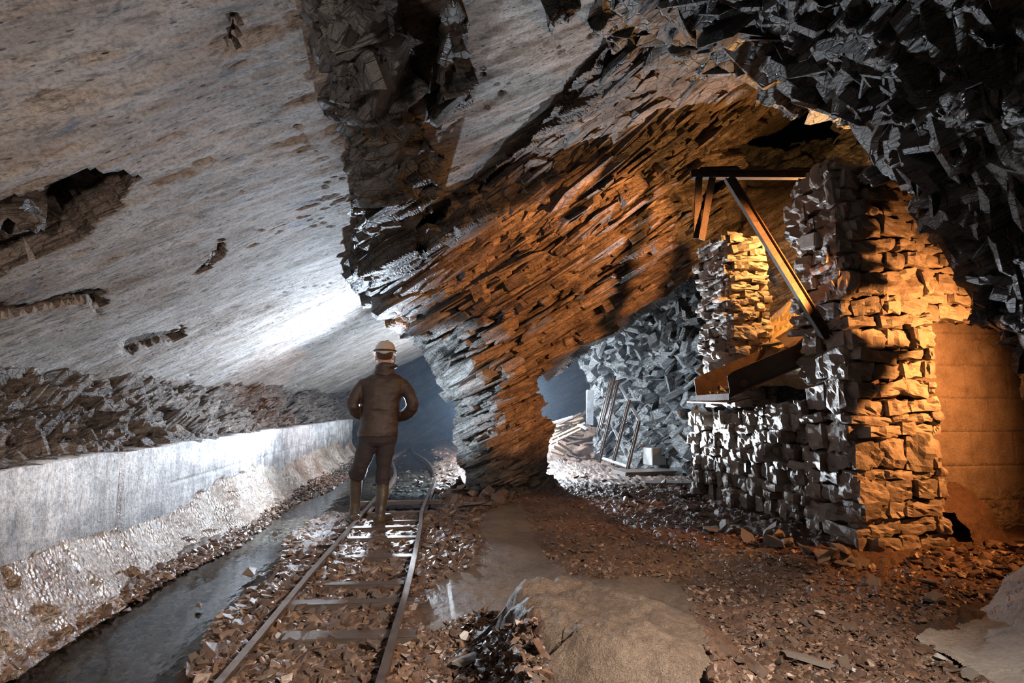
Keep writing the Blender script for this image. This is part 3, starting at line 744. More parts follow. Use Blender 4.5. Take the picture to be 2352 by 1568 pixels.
def water_mat():
    m = bpy.data.materials.new('still_water'); m.use_nodes = True
    nt = m.node_tree; nt.nodes.clear()
    out = nt.nodes.new('ShaderNodeOutputMaterial'); mx = nt.nodes.new('ShaderNodeMixShader')
    tr = nt.nodes.new('ShaderNodeBsdfTransparent'); tr.inputs[0].default_value = (0.80, 0.84, 0.80, 1)
    gl = nt.nodes.new('ShaderNodeBsdfGlossy'); gl.inputs['Roughness'].default_value = 0.025
    fr = nt.nodes.new('ShaderNodeFresnel'); fr.inputs[0].default_value = 1.2
    v = obj_coords(nt, (3, 1, 1)); n = noise(nt, v, 3.5, 3, 0.5)
    bn = bumpn(nt, n, 0.003)
    nt.links.new(bn, gl.inputs['Normal']); nt.links.new(bn, fr.inputs['Normal'])
    nt.links.new(fr.outputs[0], mx.inputs[0]); nt.links.new(tr.outputs[0], mx.inputs[1]); nt.links.new(gl.outputs[0], mx.inputs[2])
    nt.links.new(mx.outputs[0], out.inputs[0])
    return m
M_water = water_mat()
o = mesh_np('water', [(-2.2, 0.8, WATER), (-0.86, 0.8, WATER), (-0.86, 6.4, WATER), (-2.2, 6.4, WATER), (0.75, 6.4, WATER), (0.75, 23, WATER), (-2.2, 23, WATER), (-0.86, 23, WATER)], [[0, 1, 2, 3], [3, 2, 7, 6], [2, 4, 5, 7]], M_water)
# only the ditch and the pool beyond the person hold water: the track bed stands above it
tag(o, kind='structure')

# ------------------------------------------------------------------ stones
rng = np.random.RandomState(7)
def hull(seed, flat=0.45, n=11):
    r = random.Random(seed)
    bm = bmesh.new()
    for _ in range(n):
        v = Vector((r.gauss(0, 1), r.gauss(0, 1), r.gauss(0, 1))).normalized() * r.uniform(.8, 1.05)
        bm.verts.new((v.x, v.y * r.uniform(.7, 1), v.z * flat))
    bmesh.ops.convex_hull(bm, input=bm.verts)
    bmesh.ops.delete(bm, geom=[v for v in bm.verts if not v.link_faces], context='VERTS')
    bmesh.ops.triangulate(bm, faces=bm.faces)
    bm.verts.index_update()
    V = np.array([v.co[:] for v in bm.verts]); Fc = np.array([[v.index for v in f.verts] for f in bm.faces]); bm.free()
    return V, Fc
HULLS = [hull(k, 0.28 + 0.05 * (k % 6), 9 + k % 6) for k in range(18)]
def rot_rand(n, tilt):
    a = rng.uniform(0, 2 * np.pi, n); b = rng.normal(0, tilt, n); c = rng.normal(0, tilt, n)
    ca, sa, cb, sb, cc, sc_ = np.cos(a), np.sin(a), np.cos(b), np.sin(b), np.cos(c), np.sin(c)
    O = np.zeros(n); I = np.ones(n)
    Rz = np.stack([np.stack([ca, -sa, O], -1), np.stack([sa, ca, O], -1), np.stack([O, O, I], -1)], 1)
    Rx = np.stack([np.stack([I, O, O], -1), np.stack([O, cb, -sb], -1), np.stack([O, sb, cb], -1)], 1)
    Ry = np.stack([np.stack([cc, O, sc_], -1), np.stack([O, I, O], -1), np.stack([-sc_, O, cc], -1)], 1)
    return Ry @ Rx @ Rz
def scatter_mesh(name, pts, size, mat, tilt=0.3, elong=0.5, **tags):
    n = len(pts)
    R = rot_rand(n, tilt); S = np.stack([size * (1 + elong * rng.rand(n)), size, size * rng.uniform(.7, 1.2, n)], -1)
    k = rng.randint(0, len(HULLS), n)
    vs, fs, c = [], [], 0
    for q, (hv, hf) in enumerate(HULLS):
        idx = np.where(k == q)[0]
        if not len(idx): continue
        v = np.einsum('nij,nvj->nvi', R[idx], hv[None] * S[idx][:, None, :]) + pts[idx][:, None, :]
        f = hf[None] + (np.arange(len(idx)) * len(hv))[:, None, None] + c
        vs.append(v.reshape(-1, 3)); fs.append(f.reshape(-1, 3)); c += len(idx) * len(hv)
    o = mesh_np(name, np.concatenate(vs), np.concatenate(fs), mat, origin=pts.mean(0))
    tag(o, **tags)
    return o
def sample_px(poly, n, zf=ground_z, excl=None):
    a = np.array(poly, float); lo, hi = a.min(0), a.max(0)
    out = []
    while sum(len(q) for q in out) < n:
        x = rng.uniform(lo[0], hi[0], n * 2); y = rng.uniform(lo[1], hi[1], n * 2)
        k = inpoly(x, y, poly)
        if excl is not None: k &= ~inpoly(x, y, excl)
        out.append(np.stack([x[k], y[k]], -1))
    q = np.concatenate(out)[:n]
    g = G(q[:, 0], q[:, 1], 0.0)
    for _ in range(3):
        g = G(q[:, 0], q[:, 1], 0.0) if zf is None else np.array([0, 0, CAMZ]) + rays(q[:, 0], q[:, 1]) * ((zf(g[:, 0], g[:, 1]) - CAMZ) / rays(q[:, 0], q[:, 1])[:, 2])[:, None]
    return g
track_poly = [(430, 1600), (500, 1440), (570, 1370), (612, 1295), (690, 1275), (760, 1210), (815, 1155), (850, 1125), (1040, 1125), (1115, 1170), (1095, 1260), (1080, 1300), (980, 1350), (950, 1430), (985, 1480), (1000, 1600)]
bank_poly = [(-60, 1590), (-60, 1500), (100, 1440), (200, 1395), (330, 1345), (480, 1260), (585, 1190), (690, 1105), (815, 1030), (850, 1050), (800, 1100), (754, 1130), (663, 1164), (603, 1214), (532, 1264), (387, 1328), (296, 1388), (200, 1438), (100, 1492), (0, 1565)]
chips_poly = [(1285, 1045), (1450, 1085), (1600, 1130), (1640, 1185), (1800, 1240), (1990, 1300), (2200, 1290), (2380, 1290), (2380, 1330), (2130, 1430), (2110, 1460), (2250, 1560), (2300, 1620), (1640, 1620), (1600, 1480), (1560, 1350), (1300, 1330), (1230, 1260), (1200, 1180), (1070, 1180), (1055, 1120), (1285, 1130)]
red_poly = [(1210, 1170), (1300, 1150), (1400, 1220), (1470, 1300), (1440, 1325), (1300, 1320), (1240, 1240)]
pool_poly = [(840, 1130), (915, 1040), (955, 1020), (1040, 1018), (1048, 1060), (1045, 1130)]
ditch_poly = [(60, 1600), (330, 1400), (560, 1265), (690, 1175), (810, 1110), (800, 1160), (640, 1310), (540, 1420), (360, 1600)]
heap_poly = [(930, 1600), (960, 1500), (1010, 1440), (1100, 1400), (1240, 1430), (1260, 1600)]
def sizes(n, a, b, p=2.2): return a + (b - a) * rng.rand(n) ** p
g = sample_px(track_poly, 6000); g[:, 2] += 0.0
scatter_mesh('ballast', g, sizes(len(g), 0.010, 0.052), M_stone, 0.45, label='carpet of small wet brown slate ballast between and beside the rails', cat='gravel', kind='stuff')
g = sample_px(bank_poly, 5200, zf=lambda x, y: x * 0 + WATER); g = g[(g[:, 0] > -1.80)]; g[:, 0] += rng.normal(0, .02, len(g)); g[:, 2] = WATER + 0.006 + np.clip(-1.66 - g[:, 0], 0, .2) * .30
scatter_mesh('bank_gravel', g, sizes(len(g), 0.010, 0.042), M_stone, 0.4, label='strip of wet brown stones at the foot of the concrete wall', cat='gravel', kind='stuff')
g = sample_px(chips_poly, 15000, excl=mud_poly); g[:, 2] += 0.002
scatter_mesh('slate_chips', g, sizes(len(g), 0.006, 0.030, 2.8), M_stone, 0.35, label='red-brown slate chips covering the open floor right of the track', cat='gravel', kind='stuff')
g = sample_px(pool_poly, 800); g[:, 2] += 0.01
scatter_mesh('pool_gravel', g, sizes(len(g), 0.015, 0.09), M_stone, 0.3, label='wet stones breaking the flooded ground beyond the person', cat='gravel', kind='stuff')
g = sample_px(ditch_poly, 3600)
scatter_mesh('ditch_pebbles', g, sizes(len(g), 0.014, 0.05), M_pebble, 0.15, label='flat brown pebbles lying under the clear water of the ditch', cat='gravel', kind='stuff')
g = sample_px(heap_poly, 2200); g[:, 2] += 0.004
scatter_mesh('earth_clods', g, sizes(len(g), 0.006, 0.035, 3), M_stone, 0.5, label='brown clods and crumbs between right rail and clay mound', cat='gravel', kind='stuff')

# single stones: one of each shape, then copies
PROTO = {}
def stone_obj(name, loc, size, mat, seed, label, group=None, flat=1.0, tilt=0.3, detail=True):
    key = (seed % 9, mat.name)
    if key not in PROTO:
        hv, hf = HULLS[seed % 9]
        bm = bmesh.new()
        vv = [bm.verts.new(v) for v in hv]
        for f in hf: bm.faces.new([vv[i] for i in f])
        bmesh.ops.subdivide_edges(bm, edges=bm.edges, cuts=2, use_grid_fill=True)
        co = np.array([v.co[:] for v in bm.verts])
        d = fbm(co * 2.5 + seed, 4, seed) * 0.14
        for v, q in zip(bm.verts, d): v.co += v.co.normalized() * float(q)
        me = bpy.data.meshes.new(name); bm.to_mesh(me); bm.free(); me.materials.append(mat)
        PROTO[key] = me
    o = bpy.data.objects.new(name, PROTO[key]); COL.objects.link(o)
    o.location = loc
    s = size if isinstance(size, tuple) else (size * random.uniform(1, 1.5), size, size * random.uniform(.8, 1.2) * flat)
    o.scale = s
    o.rotation_euler = (random.gauss(0, tilt), random.gauss(0, tilt), random.uniform(0, 6.28))
    tag(o, label, 'stone', group)
    return o
random.seed(11)
def many_stones(poly, n, a, b, mat, label, group, lift=0.3, tilt=0.35, excl=None, flat=1.0, name='slate_stone', maxY=99):
    g = sample_px(poly, n, excl=excl)
    for i, q in enumerate(g):
        s = random.uniform(a, b)
        stone_obj(name, (q[0], q[1], q[2] + s * lift * .5), s, mat, i, label, group, tilt=tilt, flat=flat)
near_track = [(560, 1568), (720, 1340), (930, 1340), (900, 1568)]
many_stones(near_track, 95, 0.028, 0.055, M_stone, 'wet brown slate stone lying between the two rails', 'ballast stones between the rails')
many_stones([(440, 1568), (600, 1420), (700, 1310), (745, 1250), (740, 1225), (680, 1270), (612, 1290), (570, 1370), (500, 1430), (420, 1568)], 40, 0.03, 0.06, M_stone, 'dark wet slate stone at the ditch edge beside left rail', 'stones along the ditch edge', 0.8)
many_stones([(985, 1200), (1090, 1190), (1100, 1300), (960, 1330)], 50, 0.03, 0.065, M_stone, 'angular brown slate stone just right of the right rail', 'stones right of the right rail')
many_stones([(1045, 1100), (1280, 1115), (1290, 1145), (1100, 1175), (1020, 1160)], 36, 0.06, 0.14, M_stone, 'tilted slate flake at the foot of the leaning rock pillar', 'slate flakes around the pillar foot', 0.9, 0.6, name='slate_flake')
many_stones([(1290, 1090), (1600, 1120), (1640, 1180), (1460, 1170)], 40, 0.04, 0.09, M_stone, 'wet slate block on bright floor below the right arch', 'blocks on the floor under the right arch', 0.8)
many_stones([(1640, 1180), (1990, 1290), (1960, 1310), (1620, 1220)], 24, 0.05, 0.10, M_stone_grey, 'fallen slate piece along the foot of the dry stone wall', 'fallen pieces at the dry stone wall', 0.8, 0.5)
many_stones([(1960, 1400), (2100, 1420), (2260, 1568), (1700, 1568), (1640, 1450)], 46, 0.02, 0.045, M_stone, 'small grey-brown slate fragment on the chip floor at bottom right', 'fragments on the chip floor', 0.8)
def one(px, py, size, mat, seed, label, lift=0.4, name='stone', rz=None, tilt=0.15):
    g = sample_px([(px - 1, py - 1), (px + 1, py - 1), (px + 1, py + 1), (px - 1, py + 1)], 1)[0]
    o = stone_obj(name, (g[0], g[1], g[2] + size[2] * lift), size, mat, seed, label, None, tilt=tilt)
    if rz is not None: o.rotation_euler[2] = rz
    return o
one(2010, 1350, (0.075, 0.06, 0.09), M_stone_grey, 2, 'grey pointed stone standing alone on the chip floor below stone pier', 0.5)
one(2145, 1352, (0.10, 0.06, 0.05), M_stone_grey, 4, 'flat brown-grey stone left of the rubble by the boulder', 0.6)
one(2150, 1385, (0.08, 0.06, 0.09), M_stone_grey, 1, 'blocky grey stone just below the flat brown-grey one', 0.4)
one(1885, 1415, (0.035, 0.022, 0.03), M_stone_white, 3, 'small bright white stone in middle of the chip floor', 0.7, 'quartz_pebble')
one(2160, 1520, (0.035, 0.03, 0.03), M_stone_white, 5, 'bright white pebble left of the big boulder', 0.7, 'quartz_pebble')
one(1970, 1552, (0.045, 0.028, 0.03), M_stone_white, 6, 'white angular stone at the bottom edge of the chip floor', 0.7, 'quartz_pebble')
one(1875, 1530, (0.19, 0.055, 0.03), M_stone_grey, 7, 'long pale striped slate splinter lying on the chip floor', 0.8, 'slate_splinter', -0.8, 0.05)
one(1665, 1505, (0.055, 0.035, 0.04), M_stone, 2, 'dark rounded stone at the right edge of smooth mud', 0.6)
one(2225, 1560, (0.06, 0.05, 0.04), M_stone_grey, 8, 'grey stone in front of the boulder at bottom edge', 0.5)
one(1075, 1530, (0.09, 0.05, 0.04), M_stone_grey, 0, 'brown rounded rock with a pale streak left of clay mound', 0.7)
one(1160, 1545, (0.055, 0.035, 0.03), M_stone_grey, 3, 'small flat stone right of the pale-streaked rock', 0.7)
one(1070, 1475, (0.045, 0.012, 0.05), M_stone_white, 4, 'pale slate shard stuck upright in mud right of rail', 0.6, 'slate_shard', 0.3)
one(1105, 1425, (0.014, 0.008, 0.05), M_stone_grey, 1, 'thin pale slate sliver leaning on the dark mound face', 0.6, 'slate_shard', 0.5)
one(637, 1470, (0.02, 0.02, 0.03), M_stone_white, 5, 'white stone between rails beside the nearest sleeper', 0.7, 'quartz_pebble')
one(860, 1262, (0.03, 0.02, 0.02), M_stone_white, 2, 'small bright stone between the rails past mid track', 0.8, 'quartz_pebble')
one(1060, 1195, (0.13, 0.09, 0.07), M_stone, 6, 'large reddish slab of stone between pillar and right rail', 0.6)
one(745, 1265, (0.09, 0.06, 0.06), M_stone, 8, 'large wet stone at water edge touching the left rail', 0.6)
one(290, 1430, (0.05, 0.03, 0.045), M_stone, 7, 'flat stone standing out of the ditch water on the left', 1.6)
one(455, 1425, (0.045, 0.028, 0.05), M_stone, 1, 'low brown stone standing out of the water in mid ditch', 1.6)
one(515, 1278, (0.06, 0.03, 0.05), M_stone, 2, 'long dark stone in the ditch near the bank', 1.8)
one(630, 1250, (0.05, 0.035, 0.06), M_stone, 3, 'brown stone in the ditch right of the long dark one', 1.6)
one(570, 1350, (0.11, 0.06, 0.06), M_stone, 4, 'wide wet stone in the ditch close to left rail', 1.6)
# rubble where the hopper chamber floor meets the block wall
g = sample_px([(2100, 1262), (2352, 1240), (2352, 1330), (2060, 1320)], 600)
scatter_mesh('red_rubble', g, sizes(len(g), 0.015, 0.07), M_stone, 0.4, label='red-brown rubble crumbs below the concrete block wall', cat='rubble', kind='stuff')

# ------------------------------------------------------------------ big boulder at the lower right
M_boulder = simple_mat('boulder_grey', (0.52, 0.48, 0.43), 0.6, 0, 0.012, 38, 0.5, c2=(0.34, 0.31, 0.28))
bp = [(2100, 1462), (2130, 1440), (2190, 1420), (2240, 1400), (2265, 1385), (2290, 1360), (2310, 1325), (2352, 1300), (2460, 1240), (2460, 1700), (2330, 1640), (2270, 1570), (2215, 1530), (2170, 1500), (2120, 1480)]
bo = relief('boulder', [bp], [(2105, 1462, 2.62), (2160, 1430, 2.75), (2240, 1398, 2.85), (2300, 1345, 2.85), (2352, 1300, 2.85), (2460, 1240, 2.8), (2460, 1450, 2.25), (2300, 1450, 2.5), (2180, 1505, 2.4), (2230, 1535, 2.3), (2300, 1550, 2.2), (2460, 1700, 1.75), (2330, 1640, 1.95)],
       3.0, lambda p, x, y: 0.03 * fbm(p * 4, 5, 3) + 0.03 * np.floor(fbm(p * 2.2, 4, 9) * 5) / 5, M_boulder, skirt=0.5, jag=3, kind='thing', seed=33)
tag(bo, 'big smooth grey boulder filling the bottom right corner', 'boulder')

# ------------------------------------------------------------------ metal and timber
M_rail = simple_mat('worn_rail_steel', (0.34, 0.27, 0.23), 0.24, 0.8, 0.002, 60, 0.4, c2=(0.17, 0.10, 0.07))
M_rust = simple_mat('rusty_steel', (0.22, 0.105, 0.055), 0.45, 0.35, 0.006, 90, 0.6, c2=(0.10, 0.05, 0.03), spec=0.8)
M_rust_dark = simple_mat('rusty_steel_darkened', (0.055, 0.032, 0.022), 0.4, 0.3, 0.008, 110, 0.6, c2=(0.02, 0.014, 0.011), spec=0.9)  # darkened rust; the near chute plate carries its shade in this colour
M_rust_matt = simple_mat('pitted_rust', (0.10, 0.055, 0.035), 0.75, 0.0, 0.01, 130, 0.8, c2=(0.03, 0.02, 0.015), spec=0.5)
M_sleeper = simple_mat('wet_sleeper', (0.15, 0.11, 0.09), 0.28, 0.2, 0.006, 60, 0.5, stretch=(1, 6, 6), spec=0.8)
M_timber = simple_mat('old_timber', (0.24, 0.15, 0.085), 0.55, 0, 0.004, 40, 0.5, stretch=(8, 8, 1.2))
M_timber_dark = simple_mat('dark_timber', (0.10, 0.065, 0.045), 0.4, 0, 0.004, 40, 0.5)
M_white_paint = simple_mat('flaking_white_paint', (0.60, 0.61, 0.63), 0.5, 0, 0.003, 40, 0.5)
RAILP = [(-.030, .0), (.030, .0), (.030, .008), (.007, .016), (.007, .055), (.018, .062), (.018, .078), (-.018, .078), (-.018, .062), (-.007, .055), (-.007, .016), (-.030, .008)]
RAILP = [(a, b) for a, b in RAILP]
IBEAM = [(-.04, -.05), (.04, -.05), (.04, -.04), (.006, -.036), (.006, .036), (.04, .04), (.04, .05), (-.04, .05), (-.04, .04), (-.006, .036), (-.006, -.036), (-.04, -.04)]
def sweep(bm, prof, pts, up=(0, 0, 1), scale=1.0):
    pts = [Vector(p) for p in pts]; up = Vector(up); rings = []
    for i, p in enumerate(pts):
        t = (pts[min(i + 1, len(pts) - 1)] - pts[max(i - 1, 0)]).normalized()
        s = t.cross(up).normalized(); u = s.cross(t).normalized()
        rings.append([bm.verts.new(p + s * (a * scale) + u * (b * scale)) for a, b in prof])
    n = len(prof)
    for a, b in zip(rings[:-1], rings[1:]):
        for k in range(n): bm.faces.new((a[k], a[(k + 1) % n], b[(k + 1) % n], b[k]))
    bm.faces.new(rings[0]); bm.faces.new(list(reversed(rings[-1])))
def box(bm, c, s, R=None, bev=0.0):
    r = bmesh.ops.create_cube(bm, size=1.0)
    M = Matrix.Translation(Vector(c)) @ (R.to_4x4() if R is not None else Matrix.Identity(4)) @ Matrix.Diagonal((*s, 1))
    bmesh.ops.transform(bm, matrix=M, verts=r['verts'])
    if bev:
        es = list({e for v in r['verts'] for e in v.link_edges})
        bmesh.ops.bevel(bm, geom=es, offset=bev, segments=2, affect='EDGES')
def bar(bm, p0, p1, w, h, up=(0, 0, 1), bev=0.0, cuts=0, wob=0.0, seed=0):
    p0, p1 = Vector(p0), Vector(p1); t = (p1 - p0); L = t.length; t.normalize()
    s = t.cross(Vector(up)).normalized(); u = s.cross(t)
    R = Matrix((s, t, u)).transposed()
    k = len(bm.verts)
    box(bm, (p0 + p1) / 2, (w, L, h), R, bev)
    if wob:
        bm.verts.ensure_lookup_table()
        r = random.Random(seed)
        for v in bm.verts[k:]: v.co += Vector((r.uniform(-wob, wob), r.uniform(-wob, wob), r.uniform(-wob, wob)))
def tube(bm, pts, rad, seg=10, caps=True):
    pts = [Vector(p) for p in pts]
    rad = rad if isinstance(rad, (list, tuple)) else [rad] * len(pts)
    rings = []; ref = Vector((0.13, 0.97, 0.2))
    for i, p in enumerate(pts):
        t = (pts[min(i + 1, len(pts) - 1)] - pts[max(i - 1, 0)]).normalized()
        s = t.cross(ref).normalized(); u = s.cross(t).normalized()
        r = rad[i]; rx, ry = (r if isinstance(r, tuple) else (r, r))
        rings.append([bm.verts.new(p + s * (rx * math.cos(a)) + u * (ry * math.sin(a))) for a in [2 * math.pi * k / seg for k in range(seg)]])
    for a, b in zip(rings[:-1], rings[1:]):
        for k in range(seg): bm.faces.new((a[k], a[(k + 1) % seg], b[(k + 1) % seg], b[k]))
    if caps: bm.faces.new(rings[0]); bm.faces.new(list(reversed(rings[-1])))
def smooth_poly(pts, n=6):
    pts = [Vector(p) for p in pts]; out = []
    for i in range(len(pts) - 1):
        p0, p1, p2, p3 = pts[max(i - 1, 0)], pts[i], pts[i + 1], pts[min(i + 2, len(pts) - 1)]
        for k in range(n):
            t = k / n
            out.append(0.5 * ((2 * p1) + (p2 - p0) * t + (2 * p0 - 5 * p1 + 4 * p2 - p3) * t * t + (3 * p1 - p0 - 3 * p2 + p3) * t ** 3))
    out.append(pts[-1]); return out
def rail(label, px, top=0.045, n=5):
    g = [Vector(G(np.array(a), np.array(b), top)) for a, b in px]
    g = [Vector((v.x, v.y, top - 0.078)) for v in g]
    org = (g[0].x, g[0].y, 0)
    bm = bmesh.new(); sweep(bm, RAILP, smooth_poly(g, n))
    o = bm_obj('rail', bm, M_rail, origin=org)
    tag(o, label, 'rail', 'rails of the mine track')
    return o, g
r1, gl = rail('left rail of the near track running past the standing person', [(440, 1635), (500, 1568), (600, 1450), (709, 1318), (780, 1237), (822, 1189), (845, 1163), (866, 1138)])
r2, gr = rail('right rail of the near track, kinked beside the person', [(852, 1640), (872, 1568), (903, 1460), (925, 1385), (944, 1310), (957, 1250), (966, 1200), (969, 1172), (984, 1135), (1000, 1097)])
rail('short bent rail in the pool right of the person\'s knees', [(868, 1140), (893, 1110), (906, 1092), (907, 1075), (899, 1058), (890, 1050)], 0.03)
rail('far straight rail rising left to right beyond person\'s thigh', [(895, 1052), (915, 1040), (946, 1021)], 0.03)
rail('far curved rail snaking through the flooded ground', [(947, 1020), (946, 1029), (955, 1040), (977, 1054), (990, 1068), (997, 1082)], 0.03)
# fishplates and spikes are parts of the near rails
for root, p0, p1, nm in ((r1, gl[2], gl[3], 'fishplate'), (r2, gr[1], gr[2], 'fishplate')):
    m_ = (p0 + p1) / 2; d = (p1 - p0).normalized(); s = d.cross(Vector((0, 0, 1)))
    bm = bmesh.new()
    for q in (-1, 1): bar(bm, m_ - d * 0.16 + s * q * 0.012 + Vector((0, 0, .035)), m_ + d * 0.16 + s * q * 0.012 + Vector((0, 0, .035)), 0.012, 0.034, bev=0.002)
    for k in (-.11, -.04, .04, .11):
        tube(bm, [m_ + d * k - s * .03 + Vector((0, 0, .035)), m_ + d * k + s * .03 + Vector((0, 0, .035))], .009, 6)
    bm_obj(nm, bm, M_rust, root)
SL = [(650, 958, 1462, .115, 'nearest sleeper, long and bare, sticking out past the right rail'), (640, 985, 1386, .09, 'second sleeper from the bottom, partly under stones'), (745, 930, 1342, .09, 'third sleeper from the bottom, mostly buried in ballast'),
      (790, 975, 1280, .09, 'wet sleeper at mid track between scattered stones'), (800, 965, 1236, .09, 'thin shining sleeper about a metre before person\'s boots'), (765, 945, 1213, .09, 'shining sleeper reaching left of rail towards the ditch'),
      (850, 985, 1198, .08, 'shining sleeper right at the person\'s boots'), (835, 1000, 1178, .08, 'sleeper just behind the person\'s boots'), (825, 1015, 1153, .09, 'farthest sleeper, at the edge of the flooded ground')]
for x0, x1, y, w, lab in SL:
    a = Vector(G(np.array(x0), np.array(y), 0.012)); b = Vector(G(np.array(x1), np.array(y - (x1 - x0) * .022), 0.012))
    z = Vector((0, 0, .02)); 
    bm = bmesh.new(); bar(bm, a - z * .9, b - z * .9, w, 0.05, bev=0.006, wob=0.004, seed=y)
    o = bm_obj('sleeper', bm, M_sleeper, origin=((a + b) / 2 - Vector((0, 0, .05))))
    tag(o, lab, 'sleeper', 'sleepers under the near track')

# ------------------------------------------------------------------ concrete parapet along the ditch
def conc_mat():
    m, nt, b = new_mat('streaked_concrete')
    v = obj_coords(nt, (1, 0.8, 3)); v1 = obj_coords(nt, (1, 2.2, 0.6)); v2 = obj_coords(nt)
    n1 = noise(nt, v, 2.2, 8, 0.65); n2 = noise(nt, v1, 5, 7, 0.65); n3 = noise(nt, v2, 38, 5, 0.75)
    f = math_(nt, 'ADD', math_(nt, 'MULTIPLY', n1, .5), math_(nt, 'MULTIPLY', n2, .5))
    sz = nt.nodes.new('ShaderNodeSeparateXYZ'); nt.links.new(v2, sz.inputs[0])
    low = math_(nt, 'MULTIPLY', math_(nt, 'SUBTRACT', 0.70, sz.outputs[2], True), 0.8)
    f = math_(nt, 'SUBTRACT', f, math_(nt, 'MULTIPLY', low, noise(nt, v2, 3.0, 5)))
    col = ramp(nt, f, [(0.30, (0.10, 0.085, 0.08)), (0.44, (0.32, 0.30, 0.29)), (0.58, (0.66, 0.65, 0.66))])
    col = mixc(nt, 0.8, col, ramp(nt, n3, [(0.36, (0.18,) * 3), (0.55, (1.0,) * 3)]), 'MULTIPLY')
    nt.links.new(col, b.inputs['Base Color']); b.inputs['Roughness'].default_value = 0.38; b.inputs['Specular IOR Level'].default_value = 0.6
    bn = bumpn(nt, n3, 0.012); bn = bumpn(nt, n2, 0.02, 1, bn); nt.links.new(bn, b.inputs['Normal'])
    return m
M_conc = conc_mat()
def crust_mat():
    m, nt, b = new_mat('lumpy_crust')
    v = obj_coords(nt); n1 = noise(nt, v, 1.7, 6, .6); n3 = noise(nt, obj_coords(nt, (1, 1, .45)), 34, 5, 0.75); vo = voron(nt, obj_coords(nt, (1, 1, .5)), 55)
    col = ramp(nt, n1, [(0.3, (0.13, 0.08, 0.05)), (0.45, (0.30, 0.21, 0.15)), (0.62, (0.50, 0.43, 0.37))])
    col = mixc(nt, 0.8, col, ramp(nt, n3, [(0.38, (0.2,) * 3), (0.55, (1.0,) * 3)]), 'MULTIPLY')
    nt.links.new(col, b.inputs['Base Color']); b.inputs['Roughness'].default_value = 0.25; b.inputs['Specular IOR Level'].default_value = 0.8
    bn = bumpn(nt, n3, 0.03); bn = bumpn(nt, vo, -0.02, 1, bn); nt.links.new(bn, b.inputs['Normal'])
    return m
M_crust = crust_mat()
def make_parapet():
    ys = np.concatenate([np.arange(0.6, 5, 0.02), np.arange(5, 16.5, 0.045)])
    zt = np.interp(ys, [0, 16], [0.79, 0.87])
    tz = np.concatenate([np.linspace(-0.12, 1.0, 70)])
    T, Y = np.meshgrid(tz, ys, indexing='ij')
    n = len(tz)
    Z = T * zt[None]
    # crumbled crust thickens towards the foot; the wall face above stays flat
    p = np.stack([Y * 1.0, Z * 2, Z * 0], -1)
    lim = 0.50 + 0.16 * vn(np.stack([Y * 0.8, Y * 0, Y * 0], -1), 820) + 0.05 * vn(np.stack([Y * 5, Y * 0, Y * 0], -1), 821) + 0.04 * fbm(p * 6, 4, 822) - 0.012 * Y
    foot = np.clip((lim - T) / 0.5, 0, 1)
    top = 0.055 * np.clip(1 - np.abs(lim - T - 0.03) / 0.07, 0, 1) * (fbm(p * 3, 3, 823) > -0.05)
    X = -2.02 + 0.30 * foot ** 1.4 + 0 * top
    lump = fbm(np.stack([X * 14, Y * 14, Z * 7], -1), 4, 824)
    X = X + np.where(foot > 0, 0.030 * lump, 0.006 * lump) - 0.035 * (foot > 0) * (fbm(p * 2.2, 3, 829) > 0.12)
    # shutter-board panel joints
    for yj in (3.02, 4.25, 5.6, 7.1, 8.7, 10.4, 12.2): X = X - 0.02 * np.exp(-((Y - yj) / 0.02) ** 2) * (foot <= 0)
    X = X - 0.02 * np.exp(-((T - 0.62) / 0.008) ** 2) * (foot <= 0) * (Y > 5)
    V = np.stack([X, Y, Z], -1)
    # chipped top edge, then the flat top running back to the rock
    ch = 0.02 * fbm(np.stack([ys * 5, ys * 0, ys * 0], -1), 4, 825); V[-1, :, 2] += ch
    back = V[-1] + np.stack([-0.22 + 0 * ys, 0 * ys, 0.01 + 0 * ys], -1); back2 = back + np.array([0, 0, -0.9])
    V = np.concatenate([V, back[None], back2[None]], 0); n += 2
    fc = grid_faces(n, len(ys))
    cf = (foot[:-1, :-1] > 0); cf = np.concatenate([cf, np.zeros((2, cf.shape[1]), bool)], 0).reshape(-1)
    o = mesh_np('concrete_parapet', V.reshape(-1, 3), fc, [M_conc, M_crust], matidx=cf.astype(int), smooth=True, origin=(-2.0, 1.0, 0))
    tag(o, 'long low concrete wall with crusted foot beside the water ditch', 'wall')
make_parapet()

# ------------------------------------------------------------------ dry stone masonry
M_dry = island_mat('dry_stone', [(0.20, 0.17, 0.15), (0.32, 0.27, 0.23), (0.16, 0.14, 0.12), (0.40, 0.34, 0.29), (0.26, 0.22, 0.19)], 0.42, 0.012, 0.6, 16)
M_core = simple_mat('packed_earth', (0.13, 0.085, 0.06), 0.8, 0, 0.02, 20)
def unit_block(n=4):
    """unit cube surface subdivided n times per edge"""
    bm = bmesh.new(); bmesh.ops.create_cube(bm, size=2.0)
    bmesh.ops.subdivide_edges(bm, edges=bm.edges, cuts=n, use_grid_fill=True)
    bmesh.ops.triangulate(bm, faces=bm.faces)
    bm.verts.index_update()
    V = np.array([v.co[:] for v in bm.verts]); Fc = np.array([[v.index for v in f.verts] for f in bm.faces]); bm.free()
    r = np.linalg.norm(V, axis=1, keepdims=True); m = np.abs(V).max(1, keepdims=True)
    V = V * (0.80 + 0.20 * (m * 1.2 / r))
    return V, Fc
UB = unit_block(5)
